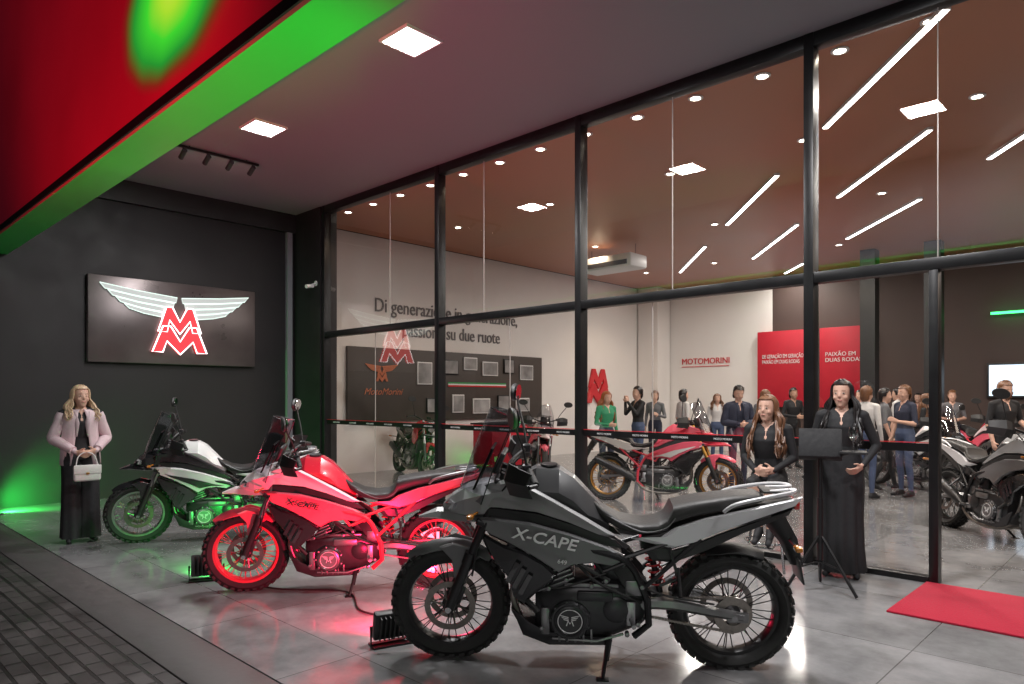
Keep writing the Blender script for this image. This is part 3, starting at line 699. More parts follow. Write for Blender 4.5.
        b.tube([Tm@V((-.02,-.03,.002)),Tm@V((-.010,-.002,.002)),Tm@V((0,-.018,.002)),Tm@V((.010,-.002,.002)),Tm@V((.02,-.03,.002))],.0035,5)
        b.tube([Tm@V((.068*math.cos(2*PI*k/28),-.004+.068*math.sin(2*PI*k/28),.003)) for k in range(28)],.0025,5,closed=True)
        b.build('cover_emblem',M['white'],cv)
    b=MB()
    for k,(p,r_) in enumerate([([(.12,.15,.70),(.0,.17,.62),(-.12,.15,.55)],.012),([(.34,.12,.62),(.40,.13,.5),(.28,.16,.36)],.014),([(.3,-.12,.62),(.38,-.13,.5),(.25,-.16,.36)],.014),([(.05,.165,.64),(-.05,.175,.55),(-.2,.16,.47),(-.3,.13,.42)],.008),([(.22,.155,.5),(.12,.18,.52),(-.1,.17,.6)],.006),([(-.32,.13,.5),(-.45,.13,.46),(-.7,.13,.42)],.006),([(.66,.13,.55),(.60,.16,.8),(.5,.1,.98)],.006)]):
        b.tube(p,r_,8,sub=4)
    b.build('hose',M['rubber'],root)
    b=MB(); b.box((.40,0,.62),(.05,.30,.30),rot=('Y',R(12)),bev=.008); 
    for k in range(9): b.box((.43,0,.51+k*.027),(.008,.26,.004))
    b.build('radiator',M['engine'],root)
    sk=[(.43,.36),(.36,.30),(.24,.235),(.10,.215),(-.10,.21),(-.13,.165),(.22,.155),(.37,.21)]
    b=MB(); b.loftx([(.44,.33,.36,.10),(.38,.22,.30,.12),(.26,.165,.20,.13),(.0,.155,.185,.13),(-.14,.165,.19,.11)],4,16)
    b.panel(sk,lambda x,z:.145,1,bulge=.006); b.panel(sk,lambda x,z:.145,-1,bulge=.006)
    b.build('skid_plate',M['engine'],root,smooth=25)
    b=MB()
    for y in(-.05,.05): b.tube([(.30,y,.60),(.40,y,.55),(.43,y*1.3,.40),(.34,y*1.2-.02,.22),(.1,-.11,.14),(-.2,-.13,.17),(-.34,-.15,.28)],.02,10,sub=5)
    ex=b.build('exhaust_pipe',M['chain'],root)
    b=MB(); b.tube([(-.36,-.16,.31),(-.44,-.17,.37),(-.55,-.185,.43),(-.93,-.21,.60),(-.98,-.21,.622)],[.03,.05,.06,.06,.04],18); b.build('silencer',M['engine'],ex)
    b=MB()
    for sd in(-1,1):
        b.tube([(.46,sd*.05,1.04),(.30,sd*.14,.86),(.02,sd*.155,.74),(-.22,sd*.15,.66),(-.33,sd*.15,.44)],.019,8,sub=4)
        b.tube([(.47,sd*.05,.96),(.36,sd*.13,.72),(.30,sd*.15,.56)],.016,8)
        b.tube([(.30,sd*.14,.86),(.20,sd*.16,.64)],.013,8); b.tube([(.02,sd*.155,.74),(.18,sd*.16,.66)],.013,8); b.tube([(.02,sd*.155,.74),(-.08,sd*.155,.60)],.013,8); b.tube([(-.22,sd*.15,.66),(-.08,sd*.155,.60)],.013,8)
        b.tube([(-.20,sd*.14,.68),(-.55,sd*.11,.80),(-1.0,sd*.08,.92)],.014,8); b.tube([(-.30,sd*.145,.50),(-.62,sd*.11,.79)],.014,8)
        b.tube([(-.33,sd*.15,.46),(-.34,sd*.15,.30),(-.26,sd*.13,.22)],.02,8)
    b.build('frame',frm,root)
    b=MB()
    for sd in(-1,1):
        b.tube([(-.30,sd*.10,.40),(-.45,sd*.115,.41),(-.62,sd*.12,.385),(-.86,sd*.12,.345)],[.03,.035,.03,.026],6,sub=3)
        b.box((-.83,sd*.125,.345),(.12,.022,.06),bev=.008)
        b.tube([(-.81,sd*.10,.345),(-.81,sd*.15,.345)],.018,10)
    b.tube([(-.33,-.13,.40),(-.33,.13,.40)],.03,10); b.box((-.46,0,.41),(.1,.2,.05),bev=.01)
    sw=b.build('swingarm',M['enginegrey'],root)
    b=MB(); b.tube([(-.42,0,.42),(-.34,0,.76)],.018,10); b.tube([(-.40,0,.50),(-.385,0,.56)],.03,12)
    cp=[]
    for i in range(90):
        t=i/89; a=t*7*2*PI; c0=V((-.405,0,.48)).lerp(V((-.345,0,.74)),t); cp.append(c0+V((.04*math.cos(a),.04*math.sin(a),0)))
    b.tube(cp,.006,5,mi=1); b.build('shock_absorber',[M['engine'],M['redtxt']],root)
    b=MB(); b.lathe([(.105,.098),(.108,.094),(.105,.09),(.06,.09),(.06,.098)],(-.81,0,.345),'Y',36,closed=True)
    for dz in (.103,-.103):
        z2=.385+ (.045 if dz>0 else -.045)
        N=30
        for k in range(N):
            t=k/N; p=V((-.81,.095,.345+dz)).lerp(V((-.28,.105,z2)),t)
            b.box(p,(.016,.012,.013))
    b.build('drive_chain',M['chain'],sw)
    for sd in(-1,1):
        b=MB()
        b.tube([(-.24,sd*.14,.33),(-.25,sd*.26,.33)],.013,8); b.box((-.24,sd*.15,.36),(.05,.02,.14),bev=.006); b.build('foot_peg',M['alu'],root)
        b=MB(); b.tube([(-.50,sd*.12,.62),(-.50,sd*.24,.50)],.011,8); b.tube([(-.45,sd*.12,.74),(-.5,sd*.14,.57),(-.4,sd*.13,.52)],.01,6)
        b.build('passenger_peg',M['engine'],root)
    b=MB(); b.tube([(-.12,.14,.22),(-.10,.20,.12),(-.08,.285,.04)],[.016,.013,.011],8); b.box((-.08,.29,.038),(.07,.05,.01),bev=.003); b.tube([(-.13,.15,.20),(-.11,.2,.10)],.007,6); b.build('side_stand',M['black_metal'],root)
    if not naked:
        yf=lambda x,z: (.210-.15*max(0,.30-x)**1.2 if x<.3 else .210-.06*(x-.3)-.55*max(0,x-.48))
        upS=[(.74,.965),(.62,1.06),(.50,1.11),(.42,1.13),(.33,1.09),(.18,1.01),(.02,.915),(-.16,.80),(-.10,.80),(.08,.88),(.28,.95),(.50,.97),(.66,.945)]
        gap=[(.70,.93),(.52,.96),(.28,.94),(.06,.865),(-.15,.78),(-.20,.73),(-.08,.75),(.10,.82),(.32,.88),(.54,.89)]
        wedge=[(.67,.885),(.52,.905),(.32,.89),(.10,.825),(-.12,.74),(-.25,.665),(-.20,.62),(-.04,.655),(.08,.645),(.16,.60),(.30,.70),(.44,.775),(.57,.815)]
        spear=[(.63,.80),(.48,.75),(.36,.715),(.24,.65),(.17,.58),(.20,.53),(.28,.48),(.36,.40),(.42,.44),(.45,.56),(.55,.66)]
        for sd in(-1,1):
            b=MB(); b.panel(upS,lambda x,z:yf(x,z)-.012-.14*max(0,z-.94),sd,bulge=.014,thick=.014,inner=.90); b.build('upper_fairing',up2,root,smooth=14)
            b=MB(); b.panel(gap,lambda x,z:yf(x,z)-.024,sd,bulge=.004,thick=.008,inner=.95); b.build('fairing_insert',blk,root,smooth=18)
            b=MB(); b.panel(wedge,lambda x,z:yf(x,z)+.004-.08*max(0,.72-z),sd,bulge=.012,thick=.016,inner=.93); pn=b.build('side_fairing',body,root,smooth=14)
            b=MB(); b.panel(spear,lambda x,z:yf(x,z)-.026-.12*max(0,.6-z),sd,bulge=.010,thick=.012,inner=.88)
            for q in range(3): b.box((.42-q*.035,sd*.190,.60-q*.035),(.03,.006,.13),rot=('Y',R(-28)),bev=.002)
            b.build('lower_fairing',pal['lower'],root,smooth=14)
            if pal.get('stripe'):
                b=MB(); b.panel([(.58,.83),(.42,.79),(.26,.72),(.14,.655),(.02,.675),(-.12,.665),(-.02,.69),(.2,.765),(.45,.82),(.60,.85)],lambda x,z:yf(x,z)+.010-.05*max(0,.70-z),sd,bulge=.001,thick=.003,inner=.97); b.build('stripe',pal['stripe'],pn)
            if pal.get('name'):
                wdt,hgt=pal.get('tsize',(.37,.09))
                al=R(12.5)
                if sd==1: T=basis((-math.cos(al),-.055,-math.sin(al)),(-math.sin(al),0,math.cos(al)),(0,1,0),(.42,.222,.812))
                else: T=basis((math.cos(al),.055,math.sin(al)),(-math.sin(al),0,math.cos(al)),(0,-1,0),(.04,-.208,.74))
                text('lettering',pal['name'],hgt,.0025,pal['txt'],T,pn,width=wdt,sh=.15,bold=.001)
            if sd==1 and pal.get('num'): text('number_mark','649',.036,.001,pal['txt'],basis((-.98,0,-.18),(-.18,0,.98),(0,1,0),(.17,.205,.665)),pn)
        b=MB()
        b.polyx([(.84,[(0,.945),(.02,.94),(.03,.925),(.02,.91),(0,.905)]),(.78,[(0,1.01),(.05,1.0),(.09,.96),(.06,.90),(0,.89)]),(.70,[(0,1.06),(.07,1.05),(.14,1.0),(.10,.90),(0,.87)]),(.60,[(0,1.09),(.08,1.08),(.16,1.03),(.12,.91),(0,.88)]),(.48,[(0,1.10),(.08,1.09),(.145,1.05),(.12,.94),(0,.92)])])
        b.polyx([(.99,[(0,.865),(.012,.862),(.015,.857),(.01,.852),(0,.85)]),(.88,[(0,.915),(.035,.90),(.055,.87),(.03,.855),(0,.85)]),(.74,[(0,.92),(.055,.905),(.095,.86),(.05,.845),(0,.84)]),(.60,[(0,.92),(.06,.905),(.10,.86),(.05,.845),(0,.84)])])
        b.build('front_cowl',up2,root,smooth=14)
        for sd in(-1,1):
            b=MB(); b.add([(.838,sd*.012,.94),(.79,sd*.078,.985),(.755,sd*.118,.975),(.775,sd*.09,.925),(.832,sd*.02,.915),(.80,sd*.012,.93),(.76,sd*.07,.97),(.73,sd*.105,.965),(.75,sd*.085,.925),(.80,sd*.02,.915)],[(0,1,2,3,4),(9,8,7,6,5),(0,1,6,5),(1,2,7,6),(2,3,8,7),(3,4,9,8),(4,0,5,9)]); b.build('headlight',M['lens'],root,smooth=15)
            b=MB(); b.tube([(.62,sd*.15,.93),(.64,sd*.22,.93)],.008,6); b.box((.645,sd*.24,.93),(.04,.06,.025),bev=.01); b.build('turn_signal',M['amber'],root)
        rs=[]
        for i in range(9):
            v=i/8; zc=1.03+.48*v; xc=.745-.16*v-.03*v*v; hw=.17-.01*v-.075*max(0,v-.6)**1.1*2
            rs.append([V((xc-.15*abs(u/6)**1.7,hw*(u/6),zc-(.05*(u/6)**2)*(1-v)-(.05*v*(u/6)**2))) for u in range(-6,7)])
        b=MB(); b.rings(rs,ring_closed=False,caps=False); ws=b.build('windscreen',M['screen'],root)
        edge=[r[0] for r in rs]+rs[-1][1:]+[r[-1] for r in rs[::-1]][1:]
        b=MB(); b.tube(edge,.0035,5); b.build('screen_edge',M['black_metal'],ws)
        b=MB(); b.tube([(.66,.10,1.02),(.54,.06,1.28)],.007); b.tube([(.66,-.10,1.02),(.54,-.06,1.28)],.007); b.tube([(.54,-.1,1.28),(.54,.1,1.28)],.007); b.build('screen_bracket',M['black_metal'],root)
        b=MB(); b.box((.50,0,1.20),(.03,.2,.13),rot=('Y',R(-25)),bev=.012); b.build('dashboard',blk,root)
    else:
        b=MB(S); b.lathe([(.03,-.10),(.08,-.07),(.095,-.01),(.095,.03),(.088,.035)],(.62,0,1.02),'X',24); hl=b.build('headlight',M['black_metal'],root)
        b=MB(S); b.lathe([(.086,.03),(.06,.045),(.01,.05)],(.62,0,1.02),'X',24); b.build('lens',M['lens'],hl)
        b=MB(S); b.lathe([(.04,0),(.05,.01),(.05,.04),(.045,.045)],(.50,0.0,1.2),'Z',16); b.build('gauge',M['black_metal'],root)
        for sd in(-1,1):
            b=MB(); b.panel([(.40,.98),(.44,.80),(.30,.66),(.16,.70),(.10,.88),(.2,1.0)],lambda x,z:.18,sd,bulge=.01); b.build('radiator_shroud',body,root)
    return root
grey=pm('satin_grey_paint',(.17,.17,.175),.40,metal=.3,var=.08,coat=.08)
lgrey=pm('light_grey_paint',(.30,.30,.305),.38,metal=.3,var=.06,coat=.08)
silver=pm('silver_paint',(.66,.66,.68),.35,metal=.3,var=.06,coat=.1)
dgrey=pm('dark_grey_paint',(.05,.05,.053),.38,var=.1,coat=.15)
redp=pm('red_paint',(.80,.12,.18),.26,var=.06,coat=.5)
dredp=pm('deep_red_paint',(.55,.03,.06),.26,var=.06,coat=.5)
pinkp=pm('pale_paint',(.85,.70,.72),.3,var=.06,coat=.5)
redrim=pm('red_rim',(.65,.05,.08),.35,var=.05)
whitep=pm('white_gloss_paint',(.78,.78,.78),.25,var=.04,coat=.6)
blackp=pm('black_gloss_paint',(.02,.02,.022),.2,var=.1,coat=.6)
P_g=dict(body=grey,upper=lgrey,accent=silver,rim=M['black_metal'],frame=M['black_metal'],fender=grey,lower=blackp,name='X-CAPE',num=1,txt=M['white'],fork=M['engine'],tank=dgrey,rail=silver)
P_r=dict(body=redp,upper=pinkp,accent=redp,rim=redrim,frame=redrim,fender=redp,lower=blackp,name='X-CAPE',tsize=(.26,.06),txt=blackp,fork=M['alu'],tank=dredp)
P_w=dict(body=whitep,upper=blackp,accent=whitep,rim=M['alu'],frame=M['black_metal'],fender=blackp,lower=blackp,stripe=blackp,fork=M['alu'],tank=whitep)
P_n=dict(body=dredp,accent=blackp,rim=M['black_metal'],frame=M['black_metal'],fender=dredp,lower=blackp,tank=dredp,fork=M['alu'])
P_i=dict(body=redp,upper=dredp,accent=whitep,rim=M['gold'],frame=redrim,fender=redp,lower=blackp,fork=M['gold'],stripe=whitep)
motorcycle((-2.545,3.30,0),(-1.276,-1.0),P_g,'grey adventure motorcycle with knobbly tyres on its side stand, nearest the camera',scale=1.0,hero=True,steer=5)
motorcycle((-4.95,3.18,0),(-.98,-1.15),P_r,'bright red adventure motorcycle under red light, between the grey and the black and white ones',scale=.94,steer=6)
motorcycle((-7.72,3.32,0),(-.5,-.87),P_w,'black and white adventure motorcycle under green light beside the blonde woman',scale=.94,steer=10)
motorcycle((-11.15,8.75,0),(1,-.3),P_n,'naked motorcycle with red tank inside the showroom below the photo board',scale=.95,naked=True,steer=15,knob=False)
motorcycle((-5.6,9.05,0),(1.2,.55),P_i,'red and white adventure motorcycle with gold rims inside behind the middle glass',scale=1.0,steer=-10)
motorcycle((-1.5,9.2,0),(.68,-.73),{**P_g,'name':None,'num':0},'dark grey motorcycle inside the doorway at the right picture edge',scale=1.0,steer=8)
motorcycle((-3.3,13.4,0),(.9,-.4),P_w,'black and white motorcycle farther inside, left of the doorway one',scale=.95,knob=False)
motorcycle((-2.9,16.3,0),(.6,-.8),{**P_r,'name':None},'red motorcycle at the back of the showroom near the glowing screen',scale=.95,knob=False)
motorcycle((-9.2,10.2,0),(.8,-.6),{**P_r,'name':None},'red motorcycle inside between the photo board and the woman in green',scale=.95,knob=False,steer=-8)

# ---------------------------------------------------------------- people
def person(label,loc,rz,H=1.7,J=None,mats=None,hair='short',hairmat='brown',voxel=.009,lean=0,skirt=None,jacket=None,cat='person',skin='skin',head_yaw=0,slim=1,hdir=None,curl=22,beard=False,heel=False,nod=0):
    s=H/1.70
    base=dict(pelvis=(0,0,.95),sh=(0,.165,1.395),el=(-.02,.215,1.13),wr=(.06,.21,.90),hip=(0,.085,.92),kn=(.02,.095,.50),an=(-.02,.10,.09),toe=(.13,.125,.03),head=(.015,0,1.585))
    D={}
    for k,v in base.items():
        if k in('pelvis','head'): D[k]=V(v)
        else: D[k+'L']=V(v); D[k+'R']=V((v[0],-v[1],v[2]))
    if J:
        for k,v in J.items(): D[k]=V(v)
    m=dict(top='blackcloth',legs='blackcloth',arms='blackcloth',fore=None,shoe='blackcloth',skin=skin,shin=None); m.update(mats or {})
    if not m['fore']: m['fore']=m['arms']
    if not m['shin']: m['shin']=m['legs']
    dz=D['pelvis'].z-.95; dx=D['pelvis'].x
    Tt=Matrix.Translation((dx,0,D['pelvis'].z))@Matrix.Rotation(R(lean),4,'Y')@Matrix.Translation((0,0,-.95))
    names=['skin','top','legs','arms','fore','shoe','shin']; idx={n:i for i,n in enumerate(names)}
    bones=[]; b=MB()
    def bone(a,c,ra,rb,mt):
        a=V(a)*s;c=V(c)*s; b.capsule(a,c,ra*s,rb*s); bones.append((a,c,ra*s,rb*s,idx[mt]))
    b.loftz([(z*s,cx*s,hd*s*slim,hw*s*slim) for z,cx,hd,hw in [(.86,0,.07,.10),(.90,0,.10,.15),(.97,0,.108,.163),(1.06,.0,.09,.13),(1.13,.0,.085,.122),(1.22,.005,.10,.14),(1.30,.008,.108,.155),(1.37,0,.09,.165),(1.42,-.005,.065,.12),(1.46,0,.045,.05)]],2.3,20)
    Ts=Matrix.Scale(s,4)@Tt@Matrix.Scale(1/s,4)
    for i in range(len(b.v)): b.v[i]=Ts@b.v[i]
    bones.append((Ts@V((0,0,.92*s)),Ts@V((0,0,1.02*s)),.13*s,.12*s,idx['legs']))
    bones.append((Ts@V((0,0,1.08*s)),Ts@V((0,0,1.36*s)),.12*s,.13*s,idx['top']))
    bones.append((Ts@V((.05*s,0,1.45*s)),Ts@V((.10*s,0,1.33*s)),.075*s,.035*s,idx['skin']))
    for sd in 'LR':
        sg_=1 if sd=='L' else -1
        sh=Tt@D['sh'+sd]; el=D['el'+sd]; wr=D['wr'+sd]
        if not(J and ('el'+sd) in J): el=Tt@el
        if not(J and ('wr'+sd) in J): wr=Tt@wr
        bone(Tt@V((0,sg_*.07,1.42)),sh,.05,.052,'top')
        bone(sh,el,.05*slim,.038,'arms'); bone(el,wr,.038,.026,'fore')
        d=(wr-el).normalized()
        if hdir and sd in hdir: d=V(hdir[sd]).normalized()
        nrm=V((0,-sg_,0)); nrm=(nrm-d*nrm.dot(d)); nrm=nrm.normalized() if nrm.length>.1 else V((0,0,-1))
        side=d.cross(nrm).normalized()
        thumb_side=side if (side.x>0 or side.z>.5) else -side
        k0=wr+d*.015
        bone(k0-thumb_side*.018,k0+d*.065-thumb_side*.024,.016,.014,'skin'); bone(k0+thumb_side*.012,k0+d*.068+thumb_side*.02,.017,.014,'skin'); bone(k0,k0+d*.06,.018,.015,'skin')
        for q,(of,L) in enumerate(((.033,.068),(.011,.076),(-.012,.071),(-.034,.055))):
            p=k0+d*.07+thumb_side*of; dd=d.copy()
            for seg in range(3):
                axr=side if nrm.dot(Quaternion(side,.2)@d)>nrm.dot(d) else -side
                dd=Quaternion(axr,R(curl))@dd
                p2=p+dd*(L*(.44,.32,.24)[seg]); bone(p,p2,.0088-.0006*seg,.0084-.0006*seg,'skin'); p=p2
        p=k0+d*.015+thumb_side*.025; dd=(d*.6+thumb_side*.75+nrm*.3).normalized(); p2=p+dd*.038; bone(p,p2,.011,.0095,'skin'); dd=(dd+d*.8).normalized(); bone(p2,p2+dd*.03,.0095,.008,'skin')
        hp=D['hip'+sd]+V((dx,0,dz)) if not(J and ('hip'+sd) in J) else D['hip'+sd]
        kn=D['kn'+sd];an=D['an'+sd];toe=D['toe'+sd]
        bone(hp,kn,.083*slim,.052,'legs'); bone(kn,kn.lerp(an,.35)+V((-.012,0,0)),.05,.05,'shin'); bone(kn.lerp(an,.35)+V((-.012,0,0)),an,.05,.032,'shin')
        hl=an+V((-.035,0,-.045)); bone(an,hl,.034,.03,'shoe'); bone(hl,toe,.032,.026,'shoe'); bone(an,an.lerp(toe,.6),.034,.028,'shoe')
        if heel: bone(hl,hl+V((0,0,-.03)),.012,.01,'shoe')
    hd=Tt@D['head']; nb=Tt@V((-.01,0,1.43))
    bone(nb,hd+V((-.01,0,-.06)),.052,.048,'skin')
    Th=Matrix.Translation(hd)@Matrix.Rotation(R(head_yaw),4,'Z')@Matrix.Rotation(R(nod),4,'Y')
    hb=MB(); hb.loftz([(-.118,.045,.018,.018),(-.105,.035,.042,.032),(-.08,.02,.064,.048),(-.045,.008,.083,.060),(-.01,.002,.090,.068),(.03,-.003,.094,.072),(.07,-.006,.088,.068),(.10,-.008,.066,.053),(.118,-.01,.03,.026)],2.15,20)
    b.add([(Th@v)*s for v in hb.v],hb.f)
    def hbone(a,c,ra,rb):
        a=(Th@V(a))*s;c=(Th@V(c))*s; b.capsule(a,c,ra*s,rb*s)
    hbone((.088,0,.015),(.102,0,-.022),.006,.010)
    for sy in(-1,1): hbone((-.005,sy*.070,.012),(-.002,sy*.068,-.025),.014,.010); hbone((.066,sy*.04,-.03),(.056,sy*.043,-.04),.02,.018)
    hbone((.074,0,-.055),(.077,0,-.055),.018,.018); hbone((.066,0,-.098),(.064,0,-.10),.018,.018)
    bones.append(((Th@V((0,0,-.03)))*s,(Th@V((0,0,.05)))*s,.09*s,.09*s,0))
    tmp=b.build('tmp',[M['skin']],None)
    md=tmp.modifiers.new('r','REMESH'); md.mode='VOXEL'; md.voxel_size=voxel; md.use_smooth_shade=True
    ms=tmp.modifiers.new('s','SMOOTH'); ms.factor=.5; ms.iterations=2
    dg=bpy.context.evaluated_depsgraph_get(); me=bpy.data.meshes.new_from_object(tmp.evaluated_get(dg)); bpy.data.objects.remove(tmp)
    me.name='body'; me.materials.clear()
    for n_ in names: me.materials.append(M[m[n_]] if n_!='skin' else M[skin])
    n=len(me.polygons); C=np.zeros(n*3); me.polygons.foreach_get('center',C); C=C.reshape(n,3)
    best=np.full(n,1e9); bi=np.zeros(n,dtype=np.int32)
    for a,c,ra,rb,mi in bones:
        a_=np.array(a);d_=np.array(c)-a_; L2=max(d_.dot(d_),1e-9)
        t=np.clip(((C-a_)@d_)/L2,0,1); dist=np.linalg.norm(C-(a_+t[:,None]*d_),axis=1)-(ra+(rb-ra)*t)
        k=dist<best; best[k]=dist[k]; bi[k]=mi
    me.polygons.foreach_set('material_index',bi); me.shade_smooth(); me.update()
    root=empty('person',loc,rz,label,cat)
    o=bpy.data.objects.new('body',me); col.objects.link(o); o.parent=root
    hxf=Matrix.Scale(s,4)@Th
    for sy in(-1,1):
        e=MB(); e.lathe([(.001,-.006),(.009,-.004),(.0125,0),(.009,.003),(.001,.004)],(.0862,sy*.031,.006),'X',12,T=Matrix.Diagonal((1,1,.40,1)))
        e.lathe([(.001,-.002),(.0048,.0),(.0042,.002),(.001,.003)],(.0895,sy*.031,.006),'X',10,mi=1); e.xf=hxf; e.build('eye',[M['eyew'],M['eyed']],root)
        e=MB(); e.tube([(.0895,sy*.016,.028),(.0895,sy*.032,.032),(.081,sy*.047,.027)],.0018,5); e.xf=hxf; e.build('eyebrow',M['brown'],root)
    e=MB(); e.lathe([(.001,-.005),(.017,-.003),(.022,.0),(.017,.002),(.001,.004)],(.0905,0,-.056),'X',14,T=Matrix.Diagonal((1,1,.25,1))); e.xf=hxf; e.build('mouth',M['lips'],root)
    hb=MB(hxf)
    rs=MB(); rs.loftz([(-.10,-.03,.055,.055),(-.06,-.022,.085,.078),(-.01,-.012,.099,.081),(.02,-.010,.103,.083),(.045,-.009,.104,.083),(.065,-.009,.101,.080),(.085,-.009,.096,.076),(.112,-.01,.072,.058),(.131,-.01,.028,.024)],2.1,36)
    fs=[]
    for f in rs.f:
        c=sum((rs.v[i] for i in f),V())/len(f)
        if len(f)>4 and c.z<0: continue
        lim=.078 if c.x>.05 else .078-(.05-c.x)*1.2
        if c.x>.0 and c.z<lim: continue
        if hair=='short' and c.z<-.03 and c.x>-.05: continue
        fs.append(f)
    hb.add(rs.v,fs)
    rnd=random.Random(sum(map(ord,label)))
    if hair=='short':
        for k in range(150):
            a=R(rnd.uniform(0,360)); el_=R(rnd.uniform(15,88)) 
            if math.cos(a)>.1 and el_<R(48): continue
            p=V((-.009+.100*math.cos(a)*math.cos(el_),.08*math.sin(a)*math.cos(el_),.02+.108*math.sin(el_)))
            t=V((rnd.uniform(.0,.03),rnd.uniform(-.02,.02),rnd.uniform(-.01,.014)))
            hb.tube([p-t*.5,p+t*.5+V((0,0,.005)),p+t],[.006,.007,.002],5)
    else:
        L=.34 if hair=='long' else .16
        wav=.02
        for k in range(160):
            a=rnd.uniform(64,296); ar=R(a); ca,sa=math.cos(ar),math.sin(ar)
            side=1 if sa>0 else -1
            p0=V((.03+.03*ca,.010*sa,.127)); p1=V((-.005+.088*ca,.080*sa,.07)); p2=V((-.014+.090*ca,.090*sa,-.02))
            p3=V((-.02+.090*ca+rnd.uniform(-.01,.015),.108*sa+rnd.uniform(-.005,.022)*side,-.10))
            LL=L*rnd.uniform(.65,1.1)
            fr=max(0,ca+.35)
            p4=V((-.02+.105*ca+.06*fr+rnd.uniform(-.015,.015),.135*sa,-.10-LL*.45)); p5=V((-.02+.11*ca+.12*fr+rnd.uniform(-.02,.02),.145*sa+rnd.uniform(-.015,.015),-.10-LL*.8)); p6=V((-.02+.11*ca+.13*fr,.135*sa+rnd.uniform(-.02,.02),-.1-LL))
            ph=rnd.uniform(0,6)
            P=[p0,p1,p2,p3,p4,p5,p6]
            for i in range(3,7): P[i]=P[i]+V((wav*math.sin(ph+i*2.1),wav*math.cos(ph+i*1.7),0))
            hb.tube(P,[.006,.009,.009,.009,.009,.007,.002],5,sub=3)
    hb.build('hair',M[hairmat],root)
    if beard:
        e=MB(hxf); 
        for k in range(90):
            a=rnd.uniform(-75,75); ar=R(a); z=rnd.uniform(-.11,-.068) if abs(a)<35 else rnd.uniform(-.09,-.01)
            rr=.085+(z+.05)*.25 if z>-.09 else .065
            e.tube([(rr*math.cos(ar)*1.02+.012,rr*.82*math.sin(ar),z),(rr*math.cos(ar)*1.05+.012,rr*.82*math.sin(ar),z-.015)],[.006,.003],5)
        e.build('beard',M[hairmat],root)
    if skirt:
        rows,mt,fold=skirt
        e=MB(Matrix.Scale(s,4)); e.loftz(rows,2.1,64,fold=fold,nf=11); e.build('skirt',M[mt],root,smooth=60)
    if jacket:
        mt,zlo=jacket
        e=MB(Ts)
        rows=[]
        zz=[1.445,1.41,1.36,1.28,1.2,1.12,1.04,.97,zlo]
        for j,z in enumerate(zz):
            t=(1.445-z)/.55
            hw=.10 if z>1.43 else (.165 if z>1.40 else .182 if z>1.3 else .172+.03*max(0,t-.4)); hdp=.075 if z>1.43 else (.10 if z>1.4 else .124+.01*t)
            a0=10+34*t*.6
            rows.append([V(((hdp*math.cos(R(a0+(360-2*a0)*k/40)))*s,(hw*math.sin(R(a0+(360-2*a0)*k/40)))*s*(1+.03*math.sin(k*1.1+j*.8)),z*s)) for k in range(41)])
        e.rings(rows,ring_closed=False,caps=False)
        jo=e.build('jacket',M[mt],root,smooth=60); so=jo.modifiers.new('t','SOLIDIFY'); so.thickness=.008
        for sd in 'LR':
            e=MB(Matrix.Scale(s,4))
            sh=Tt@D['sh'+sd]; el=D['el'+sd]; wr=D['wr'+sd]
            e.tube([sh+V((0,0,.012)),sh.lerp(el,.15),sh.lerp(el,.4),sh.lerp(el,.7),el,el.lerp(wr,.25),el.lerp(wr,.5),el.lerp(wr,.88)],[.054,.064,.058,.061,.054,.057,.05,.045],14,sub=4)
            e.build('sleeve',M[mt],root,smooth=60)
            e=MB(Matrix.Scale(s,4)@Tt); g=1 if sd=='L' else -1
            e.tube([(.085,g*.07,1.42),(.125,g*.05,1.3),(.13,g*.055,1.15)],[.01,.03,.008],8,sub=4,flat=.35)
            e.build('lapel',M[mt],root)
    return root
def trouser_mb(side,s=1):
    b=MB(Matrix.Scale(s,4))
    return b
face=lambda p:math.atan2(-p[1],-p[0])
p=at(80,541); p=(p[0],p[1],0)
wo=person('blonde woman in a pale pinkish jacket and loose black trousers, standing at far left',p,face(p)+R(8),1.68,
   J=dict(elL=(-.03,.255,1.13),wrL=(.19,.12,1.0),elR=(-.03,-.255,1.13),wrR=(.21,-.07,.99)),mats=dict(arms='beige',fore='beige',shin='blackcloth'),hair='mid',hairmat='blonde',voxel=.0075,
   jacket=('beige',.84),hdir=dict(L=(.45,-.8,-.25),R=(.5,.75,-.3)),curl=30,head_yaw=12)
for sd in(-1,1):
    b=MB(); b.loftz([(.98,0,.105,.09),(.88,.0,.11,.098),(.65,.01,.105,.092),(.4,.01,.11,.095),(.2,.01,.12,.10),(.05,.015,.13,.105)],2.1,32,fold=.1,nf=6,T=Matrix.Translation((0,sd*.085,0))); b.build('trouser_leg',M['blackcloth'],wo,smooth=60)
a=face(p)+R(8); q=V(p)+Matrix.Rotation(a,3,'Z')@V((.29,.02,0))
hbg=empty('handbag',(q.x,q.y,.66),a,'small white handbag held in front of the blonde woman','handbag')
b=MB(); b.box((0,0,.10),(.08,.25,.17),bev=.025,seg=3); b.build('body',M['bagw'],hbg)
b=MB(); b.box((.042,0,.14),(.012,.252,.09),bev=.005); b.build('flap',M['bagw'],hbg)
b=MB(); b.tube([(0,-.10,.18),(-.01,-.08,.27),(-.02,-.02,.315),(-.01,.06,.29),(0,.10,.18)],.006,6,sub=5); b.build('handle',M['bagw'],hbg)
b=MB(); b.box((.051,0,.10),(.008,.03,.02),bev=.003); b.build('clasp',M['gold'],hbg)
p=atd(842,6.12)
